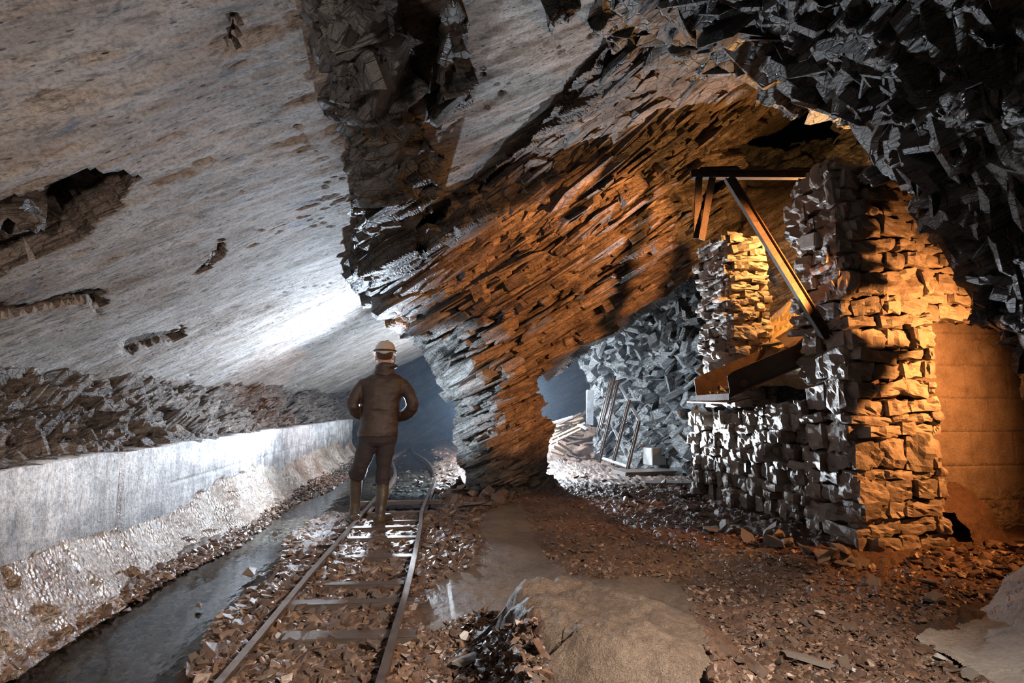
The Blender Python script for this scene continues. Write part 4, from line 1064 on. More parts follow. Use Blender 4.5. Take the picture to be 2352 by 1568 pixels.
def masonry(face, seed, ch=(0.05, 0.15), ln=(0.10, 0.38), out=0.05, depth=0.12, ragged=0.0):
    """face = (origin, u, n, width, z0, z1) ; returns verts, faces of one wall face laid in rough courses"""
    o, u, nrm, wd, z0, z1 = face
    o, u, nrm = Vector(o), Vector(u).normalized(), Vector(nrm).normalized()
    r = random.Random(seed); V, Fs, c = [], [], 0
    z = z0; lean = r.uniform(-.02, .02)
    while z < z1:
        h = r.uniform(*ch)
        if r.random() < .15: h *= 1.5
        x = -r.uniform(0, .1)
        while x < wd:
            L = r.uniform(*ln) * (1.0 if h < .12 else .8)
            x1 = min(x + L, wd + .02)
            hh = h * r.uniform(.8, 1.12); e = r.uniform(-out, out) + (r.uniform(0, out * 2) if r.random() < .12 else 0)
            dp = depth * r.uniform(.8, 1.2)
            ctr = o + u * ((x + x1) / 2) + nrm * (e - dp * .4) + Vector((0, 0, z + h / 2 + 0.03 * (x / max(wd, .1) - .5)))
            sc = np.array([max((x1 - x) / 2 - .003, .02), dp, max(hh / 2 - .002, .012)])
            B = UB[0].copy()
            B = B * sc
            q = B / 0.14 + r.uniform(0, 99)
            d = fbm(q * .8, 3, seed) * min(.05, sc[2] * .8); fv, _, _ = facet(B / 0.09 + r.uniform(0, 99), seed + 1, 1.2)
            d = d + 0.022 * fv
            B = B + UB[0] / np.linalg.norm(UB[0], axis=1, keepdims=True) * d[:, None]
            tl = r.gauss(0, .10); t2 = r.gauss(0, .11)
            ca, sa = math.cos(tl), math.sin(tl)
            B = np.stack([B[:, 0] * ca - B[:, 2] * sa, B[:, 1], B[:, 0] * sa + B[:, 2] * ca], -1)
            B[:, 1] += B[:, 0] * t2
            wv = np.array(ctr) + B[:, :1] * np.array(u) + B[:, 1:2] * np.array(nrm) + B[:, 2:3] * np.array([0, 0, 1.0])
            V.append(wv); Fs.append(UB[1] + c); c += len(wv)
            x = x1
        z += h
    return np.concatenate(V), np.concatenate(Fs)
def join_np(parts):
    V, Fs, c = [], [], 0
    for v, f in parts: V.append(v); Fs.append(f + c); c += len(v)
    return np.concatenate(V), np.concatenate(Fs)
def dry_wall(name, label, faces, core, seed, org, **kw):
    v, f = join_np([masonry(fc, seed + 13 * i, **kw) for i, fc in enumerate(faces)])
    root = empty(name, org)
    tag(root, label, 'stone wall')
    mesh_np('stonework', v, f, M_dry, parent=root)
    bm = bmesh.new()
    for c, s in core: box(bm, c, s)
    bm_obj('light_block_core', bm, M_core, root)  # unseen core boxes, added so that no light passes through the stonework
    return root
PX0 = 3.38
dry_wall('dry_stone_pier', 'tall dry stone pier in amber light at the right of the hopper',
         [((PX0, 4.64, 0), (0, -1, 0), (-1, 0, 0), 0.54, -0.02, 3.0), ((PX0, 4.10, 0), (1, 0, 0), (0, -1, 0), 0.66, -0.02, 3.1), ((PX0 + .66, 4.14, 0), (1, 0.12, 0), (0, -1, 0), 0.9, 1.85, 2.75)],
         [((3.74, 4.40, 1.48), (0.58, 0.42, 2.95)), ((4.6, 4.50, 2.3), (1.0, 0.5, 0.8))], 100, (3.7, 4.4, 0), out=0.022, ch=(0.06, 0.17), ln=(0.14, 0.42))
dry_wall('dry_stone_hopper_wall', 'dark dry stone wall under the rusty chute, edges lit white',
         [((PX0 + .08, 6.95, 0), (-.04, -1, 0), (-1, 0, 0), 1.7, -0.02, 1.02), ((PX0, 5.25, 0), (0, -1, 0), (-1, 0, 0), 0.62, -0.02, 1.10)],
         [((3.84, 5.8, 0.52), (0.56, 2.2, 1.02))], 200, (3.7, 6.1, 0), out=0.06, ch=(0.06, 0.18), ln=(0.10, 0.30))
dry_wall('dry_stone_upper_pier', 'smaller dry stone pier left of the hopper opening, ragged cool-lit edge',
         [((PX0, 6.45, 0), (0, -1, 0), (-1, 0, 0), 0.60, 1.15, 3.05), ((PX0, 5.85, 0), (1, 0, 0), (0, -1, 0), 0.40, 1.15, 3.05)],
         [((3.62, 6.18, 2.1), (0.40, 0.52, 1.8))], 300, (3.7, 6.2, 1.15), out=0.05, ch=(0.04, 0.10), ln=(0.14, 0.40))
# pale square stone wedged in the pier
bm = bmesh.new(); box(bm, (3.33, 4.40, 2.56), (0.13, 0.20, 0.13), Matrix.Rotation(0.12, 3, 'X'), 0.01)
o = bm_obj('pale_block', bm, simple_mat('pale_sandstone', (0.5, 0.5, 0.47), 0.6, 0, .004, 60), origin=(3.33, 4.40, 2.49)); tag(o, 'pale square stone jutting from the pier\'s upper left edge', 'stone')

# ------------------------------------------------------------------ concrete block wall behind the pier
def block_wall():
    us = np.arange(4.05, 7.2, 0.012); zs = np.arange(-0.05, 2.05, 0.012)
    U, Z = np.meshgrid(us, zs, indexing='ij')
    Yw = 4.50 + 0 * U
    row = np.floor(Z / 0.30); off = (row % 2) * 0.22
    fu = np.abs(((U + off) / 0.44) % 1 - .5) * .44; fz = np.abs((Z / 0.30) % 1 - .5) * .30
    joint = np.minimum(0.22 - fu, 0.15 - fz)
    p = np.stack([U, Yw, Z], -1)
    crumb = fbm(p * 14, 5, 900, .6); area = sst(-0.15, 0.25, fbm(p * 1.6, 3, 903) + 0.35 * (1.1 - Z))
    d = -0.014 * np.exp(-np.abs(joint) / 0.008) + 0.045 * crumb * area
    V = np.stack([U, Yw - d, Z], -1)
    o = mesh_np('concrete_block_wall', V.reshape(-1, 3), grid_faces(len(us), len(zs)), simple_mat('crumbling_concrete', (0.34, 0.27, 0.23), 0.6, 0, 0.012, 45, 0.5, c2=(0.2, 0.15, 0.12)), origin=(5, 4.5, 0))
    s = o.modifiers.new('thick', 'SOLIDIFY'); s.thickness = 0.2; s.offset = -1
    tag(o, 'crumbling concrete block wall standing behind the tall stone pier', 'wall')
block_wall()
# slumped heap of red earth in front of it, hollowed out at the foot
hp = [(2120, 1130), (2160, 1110), (2200, 1105), (2240, 1130), (2280, 1180), (2320, 1230), (2340, 1262), (2240, 1262), (2225, 1215), (2190, 1175), (2150, 1180), (2125, 1215), (2080, 1240), (2040, 1250), (2060, 1180)]
o = relief('earth_heap', [hp], [(2060, 1240, 4.12), (2120, 1130, 4.38), (2200, 1105, 4.43), (2320, 1230, 4.2), (2150, 1180, 4.22), (2240, 1200, 4.15), (2340, 1262, 4.1)], 3, lambda p, x, y: 0.05 * fbm(p * 7, 4, 7), M_gravel, skirt=0.35, kind='thing', jag=4, seed=44)
tag(o, 'slumped red-brown earth with a dark hollow under it beside the pier', 'earth')

# ------------------------------------------------------------------ rubble in the hopper and behind the opening
M_rubble = ground_mat('ochre_rubble', (0.40, 0.26, 0.13), (0.60, 0.42, 0.22), 0.75, 0.02)
def chute_rubble():
    us = np.arange(3.40, 5.3, 0.02); vs = np.arange(4.64, 6.6, 0.02)
    U, Vv = np.meshgrid(us, vs, indexing='ij')
    Z = 1.50 + (U - 3.35) * 0.80 + 0.10 * fbm(np.stack([U * 2, Vv * 2, U * 0], -1), 4, 930)
    f, _, _ = facet(np.stack([U * 5, Vv * 5, U * 0], -1), 931, 1.4); Z = Z + 0.05 * f * (U > 3.5)
    o = mesh_np('rubble_heap', np.stack([U, Vv, Z], -1).reshape(-1, 3), grid_faces(len(us), len(vs)), M_rubble, origin=(4, 5.6, 1.5))
    s = o.modifiers.new('thick', 'SOLIDIFY'); s.thickness = 0.3; s.offset = -1
    tag(o, 'glowing ochre heap of rubble sliding down inside the hopper opening', 'rubble', kind='stuff')
chute_rubble()
for i, (x, y, z, s) in enumerate([(3.56, 5.45, 1.78, (.17, .10, .12)), (3.5, 5.70, 1.60, (.13, .09, .08)), (3.62, 5.72, 1.92, (.12, .09, .07)), (3.75, 5.0, 1.90, (.06, .05, .05))]):
    ob = stone_obj('boulder', (x, y, z), s, M_stone_grey, i, ['large angular block wedged in the mouth of the hopper', 'block resting on the upper end of the chute', 'block leaning on the left pier inside the hopper', 'small stone on the ochre heap in the hopper'][i])

# ------------------------------------------------------------------ rusty chute
def plate(bm, pts, t):
    pts = [Vector(p) for p in pts]; n = (pts[1] - pts[0]).cross(pts[2] - pts[0]).normalized() * t
    a = [bm.verts.new(p) for p in pts]; b = [bm.verts.new(p + n) for p in pts]
    bm.faces.new(a); bm.faces.new(list(reversed(b)))
    for k in range(len(a)): bm.faces.new((a[k], b[k], b[(k + 1) % len(a)], a[(k + 1) % len(a)]))
ch = empty('rusty_chute', (3.1, 5.2, 1.15)); tag(ch, 'rusty steel chute sloping out of the hopper over the wall', 'chute')
xf, xb = 2.73, 3.52
zf, zb = 1.215, 1.53
yn, yf = 4.85, 5.50
H_ = 0.215
def side(y):
    return [(xf + .02, y, zf), (xb, y, zb), (xb, y, zb + H_), (xf + .02, y, zf + H_), (xf - .02, y, zf + H_ - .03)]
bm = bmesh.new(); plate(bm, [(xf, yf, zf), (xb, yf, zb), (xb, yf, zb + H_), (xf + .03, yf, zf + H_ + .01), (xf - .02, yf, zf + H_ - .03)], .008); bm_obj('side_plate', bm, M_rust, ch)
bm = bmesh.new(); plate(bm, [(xf, yn, zf), (xb, yn, zb), (xb, yn, zb + H_), (xf + .03, yn, zf + H_ + .01), (xf - .02, yn, zf + H_ - .03)], .008); tag(bm_obj('side_plate', bm, M_rust_dark, ch), 'near side plate, pitted, its shade put into the dark colour')  # pitted rust, coloured darker than the far plate in place of shade
bm = bmesh.new(); plate(bm, [(xf, yn, zf), (xf, yf, zf), (xb, yf, zb), (xb, yn, zb)], .008)
plate(bm, [(xf + .12, yn - .01, zf + .062), (xb, yn - .01, zb), (xb, yn - .05, zb), (xf + .12, yn - .05, zf + .062)], .008); bm_obj('bottom_plate', bm, M_rust, ch)
bm = bmesh.new(); plate(bm, [(xf - .10, yn - .12, zf - .055), (xf - .06, yf + .1, zf - .03), (xf + .14, yf + .02, zf + .0), (xf + .16, yn - .1, zf + .0)], .014); bm_obj('lip_plate', bm, M_rust, ch)
bm = bmesh.new(); plate(bm, [(xf - .01, yn, zf - .03), (xf - .01, yf, zf - .03), (xf - .01, yf, zf + .03), (xf - .01, yn, zf + .03)], .01); bm_obj('front_angle', bm, M_rust, ch)
bm = bmesh.new(); tube(bm, [(xf + .14, yn - .014, zf + .12), (xf + .14, yn + .016, zf + .12)], .035, 14); bm_obj('bolt_boss', bm, M_rust, ch)
# curved apron of sheet steel feeding the chute
bm = bmesh.new(); rows = []
for k in range(9):
    t = k / 8; y = 4.70 + 0.60 * t; zc = 1.66 + 0.10 * math.cos(t * math.pi) ** 2 + 0.06 * t
    rows.append([bm.verts.new((3.42 + .08 * t, y, zc)), bm.verts.new((3.72 + .1 * t, y, zc + .19))])
for a, b in zip(rows[:-1], rows[1:]): bm.faces.new((a[0], b[0], b[1], a[1]))
g_ = bmesh.ops.solidify(bm, geom=bm.faces[:], thickness=.008); bm_obj('apron', bm, M_rust, ch)
g = np.stack([rng.uniform(xf + .05, xb, 420), rng.normal(5.16, .12, 420).clip(yn + .03, yf - .03), np.zeros(420)], -1)
g[:, 2] = zf + (g[:, 0] - xf) / (xb - xf) * (zb - zf) + .015
scatter_mesh('chute_rubble', g, sizes(420, .008, .035), M_stone, .5, label='reddish grit and stones lying along the bottom of the chute', cat='rubble', kind='stuff')

# ------------------------------------------------------------------ steel beam, strut and hangers over the chute
bm = bmesh.new(); sweep(bm, IBEAM, [tuple(P(1588, 400, 4.6)), tuple(P(1930, 402, 4.65))], scale=.76); tb = bm_obj('steel_beam', bm, M_rust_matt, origin=tuple(P(1930, 402, 4.65)))
tag(tb, 'rusty horizontal steel beam projecting left from the stone pier top', 'beam')
bm = bmesh.new(); sweep(bm, IBEAM, [tuple(P(1608, 391, 4.70)), tuple(P(1700, 388, 4.70))], scale=.5); bm_obj('top_plate', bm, M_rust_dark, tb)
bm = bmesh.new(); sweep(bm, IBEAM, [tuple(P(1674, 408, 4.58)), tuple(P(1902, 778, 4.26))], up=(1, -.3, .3), scale=.80); o = bm_obj('steel_strut', bm, M_rust_matt, origin=tuple(P(1902, 778, 4.26)))
tag(o, 'rusty diagonal strut from beam down to the stone pier', 'beam')
for a, b, lab in (((1605, 400, 4.6), (1600, 548, 4.6), 'left one of two rusty plates hanging from the beam end'), ((1637, 402, 4.6), (1611, 550, 4.56), 'right one of two rusty plates hanging from the beam end')):
    p0, p1 = P(*a), P(*b)
    bm = bmesh.new(); bar(bm, p0, p1, .062, .012, up=(0, -1, .1), bev=.002)
    bar(bm, Vector(p0) + Vector((.03, .02, 0)), Vector(p1) + Vector((.03, .02, .02)), .008, .05, up=(0, -1, .1))
    o = bm_obj('hanging_plate', bm, M_rust_dark, origin=tuple(p0)); tag(o, lab, 'steel plate', 'plates hanging from the beam')

# ------------------------------------------------------------------ leaning timber frame, bent pipe, block, boards in the right chamber
fr = empty('leaning_frame', tuple(G(np.array(1420.), np.array(1075.), 0.0))); tag(fr, 'leaning frame of four dark posts with white painted boards', 'frame')
Yp = 10.6
posts = [((1404, 868, 11.0), (1372, 1000, 11.3)), ((1412, 862, 10.9), (1380, 985, 11.1)), ((1419, 876, 10.7), (1376, 1062, 10.9)), ((1446, 918, 10.4), (1407, 1068, 10.5)), ((1468, 966, 10.0), (1440, 1082, 10.0))]
for a, b in posts:
    bm = bmesh.new(); sweep(bm, IBEAM, [tuple(P(*a)), tuple(P(*b))], up=(.3, -1, 0), scale=.55); bm_obj('post', bm, M_timber_dark, fr)
for a, b, w in (((1418, 876, 10.75), (1447, 924, 10.5), .07), ((1447, 928, 10.5), (1470, 968, 10.1), .08), ((1400, 965, 11.1), (1440, 1050, 10.6), .055), ((1438, 1048, 10.4), (1460, 1088, 9.95), .06), ((1384, 1052, 10.8), (1443, 1072, 10.05), .075), ((1382, 970, 11.2), (1392, 972, 11.0), .08)):
    bm = bmesh.new(); bar(bm, P(*a), P(*b), w * .7, .02, up=(0, -1, .3)); bm_obj('board', bm, M_white_paint, fr)
pts = [P(1482, 1067, 10.0), P(1482, 1040, 10.0), P(1481, 1030, 10.0), P(1477, 1023, 10.0), P(1471, 1023, 10.02), P(1467, 1028, 10.05)]
bm = bmesh.new(); tube(bm, smooth_poly(pts, 4), .018, 8); o = bm_obj('bent_pipe', bm, M_rust, origin=tuple(pts[0])); tag(o, 'dark hooked pipe standing up right of the leaning frame', 'pipe')
bm = bmesh.new(); box(bm, P(1503, 1047, 9.9), (.30, .3, .30), Matrix.Rotation(.2, 3, 'Z'), .01); o = bm_obj('concrete_block', bm, simple_mat('pale_concrete', (.5, .49, .46), .7, 0, .004, 40), origin=tuple(P(1503, 1067, 9.9))); tag(o, 'pale concrete block behind the hooked pipe', 'block')
bm = bmesh.new(); bar(bm, P(1356, 896, 12.2), P(1354, 975, 12.2), .17, .05, up=(0, -1, 0), wob=.02, seed=4); o = bm_obj('white_board', bm, M_white_paint, origin=tuple(P(1354, 975, 12.2))); tag(o, 'upright white flaking board at the left end of lit rock wall', 'board')
bm = bmesh.new(); box(bm, (*P(1485, 1080, 9.3)[:2], 0.06), (1.0, .5, .09), Matrix.Rotation(.1, 3, 'Z'), .01); o = bm_obj('stone_step', bm, M_stone_grey, origin=tuple(P(1485, 1085, 9.3))); tag(o, 'low flat dark slab in front of the hooked pipe', 'slab')
bm = bmesh.new(); box(bm, (*P(1560, 1110, 8.0)[:2], 0.04), (1.0, .35, .06), Matrix.Rotation(-.1, 3, 'Z'), .01); o = bm_obj('stone_step', bm, M_stone_grey, origin=tuple(P(1560, 1112, 8.0))); tag(o, 'low dark slab left of dry stone wall foot', 'slab')
planks = [((1266, 972), (1316, 957), 12.8, 1), ((1264, 985), (1340, 960), 12.7, 0), ((1270, 1000), (1330, 968), 12.6, 0), ((1268, 1008), (1345, 972), 12.5, 0), ((1275, 990), (1350, 985), 12.9, 0), ((1266, 1018), (1335, 985), 12.3, 0),
          ((1272, 1025), (1300, 1040), 12.1, 0), ((1280, 1015), (1313, 1037), 12.0, 0), ((1268, 1035), (1295, 1045), 11.9, 0), ((1300, 1005), (1345, 1010), 12.4, 2), ((1290, 995), (1340, 1000), 12.5, 2), ((1300, 1020), (1350, 1008), 12.3, 2),
          ((1320, 965), (1352, 942), 12.9, 2), ((1310, 975), (1345, 990), 12.6, 2), ((1275, 978), (1335, 950), 12.95, 2), ((1330, 975), (1348, 985), 12.3, 1), ((1265, 1030), (1290, 1030), 12.2, 1), ((1282, 1005), (1330, 1022), 12.4, 2)]
plab = ['long pale board on top of the timber pile', None, None, None, None, None, 'short orange-brown plank at lower left of the timber pile', 'orange-brown plank jutting down from the pile\'s front', 'low plank end at the bottom left of the pile']
bm = bmesh.new()
gp = [P(1262, 1045, 12.6), P(1375, 1045, 12.6)]
for i, (a, b, Y_, k) in enumerate(planks):
    bm = bmesh.new(); bar(bm, P(a[0], a[1], Y_), P(b[0], b[1], Y_ - .25 + .5 * ((i * 7) % 5) / 5), .075, .035, up=(0, -.5, 1), bev=0, wob=.004, seed=i)
    o = bm_obj('plank', bm, [M_timber, M_white_paint, M_timber_dark][k], origin=tuple(P(a[0], a[1], Y_)))
    lab = plab[i] if i < len(plab) and plab[i] else ('brown plank lying across the middle of the timber pile' if k == 0 else 'short pale board end in the timber pile' if k == 1 else 'dark wet plank low in the timber pile')
    tag(o, lab, 'plank', 'planks in the timber pile')
# bank of spoil that carries the pile
sp = [(1250, 1060), (1255, 1010), (1290, 985), (1340, 970), (1375, 985), (1385, 1060)]
relief('floor_spoil', [sp], [(1250, 1060, 12.0), (1290, 985, 13.4), (1340, 970, 13.6), (1385, 1060, 12.0), (1320, 1030, 12.7)], 3.5, lambda p, x, y: .12 * fbm(p * 3, 4, 2), M_gravel, skirt=.5, jag=4, seed=55)

# ------------------------------------------------------------------ person seen from behind
PY0 = 5.78
K = PY0 / F * 1.006
def Q(px, py, dy=0.0):
    v = P(px, py, PY0 + dy); return Vector(v)
def remeshed(name, bm, mat, parent, vox=0.012, smooth_it=4, wr=None):
    me = bpy.data.meshes.new('tmp'); bmesh.ops.recalc_face_normals(bm, faces=bm.faces); bm.to_mesh(me); bm.free()
    t = bpy.data.objects.new('tmp', me); COL.objects.link(t)
    r = t.modifiers.new('r', 'REMESH'); r.mode = 'VOXEL'; r.voxel_size = vox
    s = t.modifiers.new('s', 'SMOOTH'); s.factor = 0.5; s.iterations = smooth_it
    dg = bpy.context.evaluated_depsgraph_get(); dg.update()
    m2 = bpy.data.meshes.new_from_object(t.evaluated_get(dg))
    bpy.data.objects.remove(t); bpy.data.meshes.remove(me)
    n = len(m2.vertices); co = np.empty(n * 3); m2.vertices.foreach_get('co', co); co = co.reshape(-1, 3)
    if wr is not None:
        nr = np.empty(n * 3); m2.vertex_normals.foreach_get('vector', nr); nr = nr.reshape(-1, 3)
        co = co + nr * wr(co)[:, None]
    off = np.array(parent_world(parent)); m2.vertices.foreach_set('co', (co - off).ravel())
    m2.polygons.foreach_set('use_smooth', [True] * len(m2.polygons)); m2.materials.clear(); m2.materials.append(mat); m2.update()
    m2.name = name
    o = bpy.data.objects.new(name, m2); COL.objects.link(o); o.parent = parent
    return o
def ell(bm, c, r, seg=20):
    k = bmesh.ops.create_uvsphere(bm, u_segments=seg, v_segments=seg // 2 + 2, radius=1)
    bmesh.ops.transform(bm, matrix=Matrix.Translation(Vector(c)) @ Matrix.Diagonal((*r, 1)), verts=k['verts'])
def ring_loft(bm, rings, seg=28):
    """rings: (px_left, px_right, py, depth_radius, dy)"""
    rs = []
    for xl, xr, y, ry, dy in rings:
        c = Q((xl + xr) / 2, y, dy); rx = (xr - xl) / 2 * K
        rs.append([bm.verts.new(c + Vector((rx * math.copysign(abs(math.cos(a)) ** .85, math.cos(a)), ry * math.sin(a), 0))) for a in [2 * math.pi * k / seg for k in range(seg)]])
    for a, b in zip(rs[:-1], rs[1:]):
        for k in range(seg): bm.faces.new((a[k], a[(k + 1) % seg], b[(k + 1) % seg], b[k]))
    bm.faces.new(rs[0]); bm.faces.new(list(reversed(rs[-1])))
M_jacket = simple_mat('waxed_brown_jacket', (0.050, 0.027, 0.018), 0.42, 0, 0.003, 120, 0.3, spec=.45)
M_trouser = simple_mat('dark_trousers', (0.030, 0.020, 0.022), 0.8, 0, 0.002, 150, 0.3)
M_boot = simple_mat('muddy_rubber_boots', (0.10, 0.07, 0.045), 0.35, 0, 0.002, 60, 0.5, c2=(0.04, 0.03, 0.025))
M_skin = simple_mat('skin', (0.52, 0.28, 0.19), 0.5, 0, 0, 40, 0.1)
M_helmet = simple_mat('scuffed_cream_helmet', (0.62, 0.50, 0.42), 0.3, 0, 0.001, 50, 0.25)
M_strap = simple_mat('dark_strap', (0.05, 0.03, 0.025), 0.6)
M_hair = simple_mat('short_brown_hair', (0.07, 0.04, 0.03), 0.7, 0, 0.004, 200)
org = Q(868, 1188); org.z = 0.0
pe = empty('person', org)
tag(pe, 'person seen from behind in dark brown jacket, cream helmet and rubber boots on the track', 'person')
# body: one continuous figure under the clothes
bm = bmesh.new()
ell(bm, Q(884, 812, .01), (.078, .098, .112)); ell(bm, Q(884, 826, .05), (.058, .06, .06)); ell(bm, Q(885, 817, .112), (.014, .02, .024))
for s in (-1, 1):
    ell(bm, Q(884 + s * 19.3, 822, .0), (.012, .022, .034)); ell(bm, Q(884 + s * 8, 812, .092), (.014, .012, .01))
tube(bm, [Q(884, 822), Q(883, 850, -.01), Q(878, 870, 0)], [.062, .058, .075], 16)
ring_loft(bm, [(835, 925, 872, .07, 0), (832, 922, 900, .10, 0), (840, 910, 945, .09, 0), (830, 906, 1000, .11, 0), (832, 903, 1014, .10, 0)])
for arm in ([(838, 878, 0), (810, 924, -.03), (836, 953, .10), (846, 955, .16)], [(924, 878, 0), (948, 924, -.03), (918, 957, .10), (906, 957, .16)]):
    pp_ = [Q(*a) for a in arm]; tube(bm, smooth_poly(pp_, 3), [.050, .048, .046, .044, .040, .036, .033, .031, .029, .027], 12)
    h0 = pp_[-1]; inn = 1 if arm[0][0] < 880 else -1
    ell(bm, h0 + Vector((inn * .03, .03, 0)), (.046, .016, .038), 12)
    for f in range(4):
        a0 = h0 + Vector((inn * .06, .035, .03 - .018 * f)); Lf = [.034, .038, .036, .028][f]
        tube(bm, [a0, a0 + Vector((inn * Lf, .012, -.004)), a0 + Vector((inn * Lf * 1.55, .0, -.008))], [.009, .0085, .007], 8)
    tube(bm, [h0 + Vector((inn * .02, .03, .03)), h0 + Vector((inn * .045, .04, .055)), h0 + Vector((inn * .065, .04, .058))], [.011, .01, .008], 8)
for leg in ([(846, 1008, 0), (832, 1060, -.01), (818, 1098, .08), (816, 1168, .12)], [(888, 1008, 0), (880, 1090, .0), (877, 1125, 0), (873, 1176, -.02)]):
    tube(bm, smooth_poly([Q(*a) for a in leg], 3), [.066, .064, .058, .050, .044, .040, .036, .034, .032, .030], 14)
remeshed('body', bm, M_skin, pe, 0.007, 3)
# hair
bm = bmesh.new(); ell(bm, Q(884, 808, -.008), (.086, .102, .105)); bmesh.ops.bisect_plane(bm, geom=bm.verts[:] + bm.edges[:] + bm.faces[:], plane_co=Q(884, 823), plane_no=(0, .35, -1), clear_outer=True); bm_obj('hair', bm, M_hair, pe, True)
# jacket
bm = bmesh.new()
ring_loft(bm, [(858, 908, 856, .075, 0), (846, 918, 862, .088, 0), (832, 928, 870, .105, 0), (828, 930, 884, .12, 0), (831, 922, 905, .132, 0), (832, 917, 930, .13, 0), (832, 914, 952, .128, 0), (829, 912, 972, .134, 0), (825, 912, 990, .142, 0), (823, 911, 1002, .142, 0)])
for arm, rr in (([(838, 876, 0), (825, 893, -.01), (813, 918, -.03), (811, 936, -.02), (824, 950, .05), (842, 956, .12)], [.058, .062, .064, .062, .056, .046]),
                ([(921, 876, 0), (932, 893, -.01), (945, 917, -.03), (946, 936, -.02), (930, 952, .05), (908, 958, .12)], [.058, .062, .064, .062, .056, .046])):
    pp_ = smooth_poly([Q(*a) for a in arm], 3); rad = np.interp(np.linspace(0, 5, len(pp_)), range(6), rr).tolist(); tube(bm, pp_, rad, 14)
def wr_j(c):
    x, z = c[:, 0], c[:, 2]
    low = sst(1.32, 1.05, z) * .5 + .5
    q = np.stack([x * 5 + z * 3, c[:, 1] * 5, z * 26], -1); q2 = np.stack([x * 9 + z * 14, c[:, 1] * 9, z * 16 - x * 12], -1)
    return .0075 * low * fbm(q, 3, 12) + .006 * fbm(q2, 3, 14) + .010 * (fbm(c * 40, 2, 15) > .35) * sst(.86, .84, z) * 0
jk = remeshed('jacket', bm, M_jacket, pe, 0.008, 5, wr_j)
# stand collar with the rolled hood on its right
bm = bmesh.new(); segs = 32; rs = []
for t, (y, rx, ry, ox) in enumerate([(862, .108, .095, 0), (852, .104, .094, 2), (848, .086, .084, 1), (843, .098, .092, 3), (835, .082, .085, 2), (834, .070, .074, 2), (842, .066, .07, 1), (855, .066, .07, 0)]):
    c = Q(881 + ox, y, .0)
    rs.append([bm.verts.new(c + Vector((rx * math.cos(a) * (1.5 if math.cos(a) > .35 and t in (3, 4) else 1), ry * math.sin(a), .010 * math.sin(2 * a + t)))) for a in [2 * math.pi * k / segs for k in range(segs)]])
for a, b in zip(rs[:-1], rs[1:]):
    for k in range(segs): bm.faces.new((a[k], a[(k + 1) % segs], b[(k + 1) % segs], b[k]))
co = bm_obj('collar', bm, M_jacket, jk, True); sb = co.modifiers.new('s', 'SUBSURF'); sb.levels = 1; sb.render_levels = 2
# trousers
bm = bmesh.new()
ring_loft(bm, [(827, 910, 985, .12, 0), (825, 910, 1003, .125, 0), (825, 909, 1016, .118, 0), (832, 902, 1024, .09, 0)])
for leg, rr in (([(846, 1010, 0), (840, 1035, -.01), (832, 1058, -.01), (826, 1075, .0), (820, 1088, .05), (818, 1096, .07)], [.094, .092, .082, .078, .082, .064]),
                ([(887, 1010, 0), (885, 1035, 0), (881, 1062, .0), (880, 1082, .0), (879, 1100, .0), (878, 1112, .0)], [.096, .088, .074, .070, .072, .062])):
    pp_ = smooth_poly([Q(*a) for a in leg], 3); rad = np.interp(np.linspace(0, 5, len(pp_)), range(6), rr).tolist(); tube(bm, pp_, rad, 16)
def wr_t(c):
    z = c[:, 2]
    return .012 * fbm(np.stack([c[:, 0] * 7, c[:, 1] * 7, z * 22], -1), 3, 31) * (0.4 + sst(.62, .45, z)) + .005 * fbm(c * 18, 2, 33)
remeshed('trousers', bm, M_trouser, pe, 0.008, 4, wr_t)
# boots
for k, (sh, toe) in enumerate((([(818, 1088, .07), (817, 1105, .09), (817, 1130, .11), (816, 1155, .12), (815, 1170, .12)], (-.055, .17)), ([(879, 1104, 0), (879, 1120, 0), (878, 1140, -.01), (875, 1160, -.02), (873, 1176, -.03)], (.075, .16)))):
    bm = bmesh.new(); tube(bm, [Q(*a) for a in sh], [.064, .062, .058, .050, .050], 18)
    an = Q(*sh[-1]); gz = .012
    an = Vector((an.x, an.y, gz + .05))
    tube(bm, [an + Vector((0, 0, .09)), an], [.05, .052], 16)
    hx, hy = toe
    fwd = Vector((hx, hy, 0))
    tube(bm, [an - fwd * .38 + Vector((0, 0, -.005)), an, an + fwd * .5 + Vector((0, 0, -.012)), an + fwd * 1.0 + Vector((0, 0, -.02)), an + fwd * 1.22 + Vector((0, 0, -.024))], [(.036, .04), (.048, .05), (.048, .042), (.046, .034), (.024, .022)], 16)
    b_ = remeshed('boot', bm, M_boot, pe, 0.007, 3)
    bm = bmesh.new(); c = an + fwd * .38; R_ = Matrix.Rotation(math.atan2(-hx, hy), 3, 'Z')
    box(bm, (c.x, c.y, gz), (.10, .31, .024), R_, .008); bm_obj('sole', bm, M_strap, b_, True)
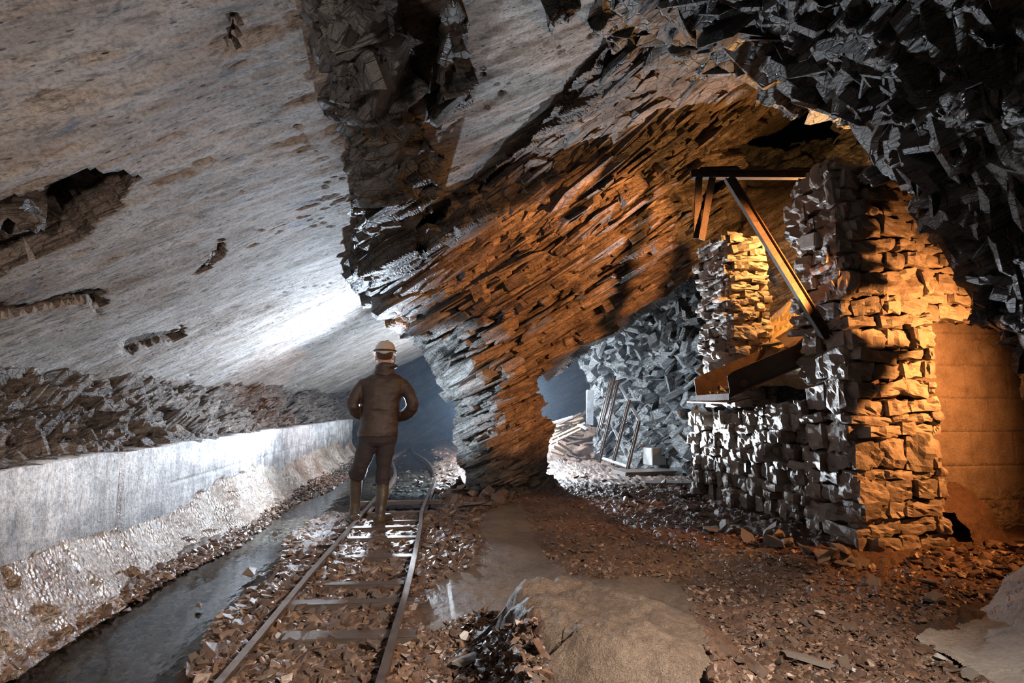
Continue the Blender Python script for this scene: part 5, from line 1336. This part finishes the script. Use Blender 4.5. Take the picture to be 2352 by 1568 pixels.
# helmet with band and lamp bracket
bm = bmesh.new(); HC = Q(884, 813, .0)
rs = []
for t in range(13):
    ph = t / 12 * math.pi / 2; z = .128 * math.sin(ph) ; r = math.cos(ph) ** .62
    flare = 1.0 + .03 * max(0, 1 - t / 1.5)
    rs.append([bm.verts.new(HC + Vector((.103 * r * flare * math.cos(a), .128 * r * flare * math.sin(a) + .01, z + .002 - (.012 * math.cos(4 * a) if t < 2 else 0)))) for a in [2 * math.pi * k / 36 for k in range(36)]])
for a, b in zip(rs[:-1], rs[1:]):
    for k in range(36): bm.faces.new((a[k], a[(k + 1) % 36], b[(k + 1) % 36], b[k]))
bmesh.ops.remove_doubles(bm, verts=bm.verts, dist=.0005)
bmesh.ops.solidify(bm, geom=bm.faces[:], thickness=-.004); hm = bm_obj('helmet', bm, M_helmet, pe, True)
bm = bmesh.new(); tube(bm, [HC + Vector((.107 * math.cos(a), .132 * math.sin(a) + .01, .030)) for a in [2 * math.pi * k / 36 for k in range(37)]], [(.011, .004)] * 37, 8, False); bm_obj('headband_strap', bm, M_strap, hm, True)
bm = bmesh.new(); tube(bm, [HC + Vector((.020, -.118 + .0 * t, 0)) * 0 + HC * 0 + Vector((HC.x + .022, HC.y + .01 - .133 * math.cos(t) ** .62, HC.z + .133 * math.sin(t))) for t in [k / 10 * 1.5 for k in range(1, 11)]], .006, 8); bm_obj('top_strap', bm, M_strap, hm, True)
bm = bmesh.new(); box(bm, (HC.x + .02, HC.y + .02, HC.z + .134), (.03, .05, .014), None, .004); bm_obj('strap_clip', bm, M_strap, hm)
bm = bmesh.new(); tube(bm, [(HC.x, HC.y + .13, HC.z + .05), (HC.x, HC.y + .17, HC.z + .05)], .028, 16); bm_obj('headlamp', bm, M_strap, hm)
bm = bmesh.new(); tube(bm, [Q(907, 818, .02), Q(907, 828, .05), Q(902, 838, .07)], .004, 6); bm_obj('chin_strap', bm, M_strap, hm)

# ------------------------------------------------------------------ twig in the foreground, haze
M_twig = simple_mat('dark_twig', (0.09, 0.06, 0.04), 0.7)
bm = bmesh.new()
tw = [(1235, 1560), (1265, 1530), (1290, 1505), (1310, 1480), (1325, 1455), (1335, 1430)]
def mound_pt(px, py, lift=.012):
    g = sample_px([(px - .5, py - .5), (px + .5, py - .5), (px + .5, py + .5), (px - .5, py + .5)], 1)[0]; return Vector((g[0], g[1], g[2] + lift))
tube(bm, [mound_pt(*t) for t in tw], [.004, .004, .0035, .003, .002, .0015], 6)
tube(bm, [mound_pt(1310, 1480), mound_pt(1322, 1468, .03), mound_pt(1340, 1462, .02)], [.002, .002, .001], 5)
tube(bm, [mound_pt(1318, 1468), mound_pt(1318, 1450, .03), mound_pt(1322, 1440, .03)], [.002, .002, .001], 5)
o = bm_obj('twig', bm, M_twig, origin=mound_pt(1290, 1505, 0)); tag(o, 'thin dark twig lying on clay mound', 'twig')
hm_ = bpy.data.materials.new('damp_haze'); hm_.use_nodes = True
nt = hm_.node_tree; nt.nodes.clear(); out = nt.nodes.new('ShaderNodeOutputMaterial'); vs = nt.nodes.new('ShaderNodeVolumeScatter')
vs.inputs['Color'].default_value = (0.62, 0.78, 1.0, 1); vs.inputs['Density'].default_value = 0.008; vs.inputs['Anisotropy'].default_value = 0.2
nt.links.new(vs.outputs[0], out.inputs['Volume'])
bm = bmesh.new(); box(bm, (1.5, 15.2, 2.0), (11, 11.0, 5.0)); o = bm_obj('haze', bm, hm_, origin=(1.5, 15.2, 0)); tag(o, 'blue damp haze hanging in the far tunnel', 'haze', kind='stuff')
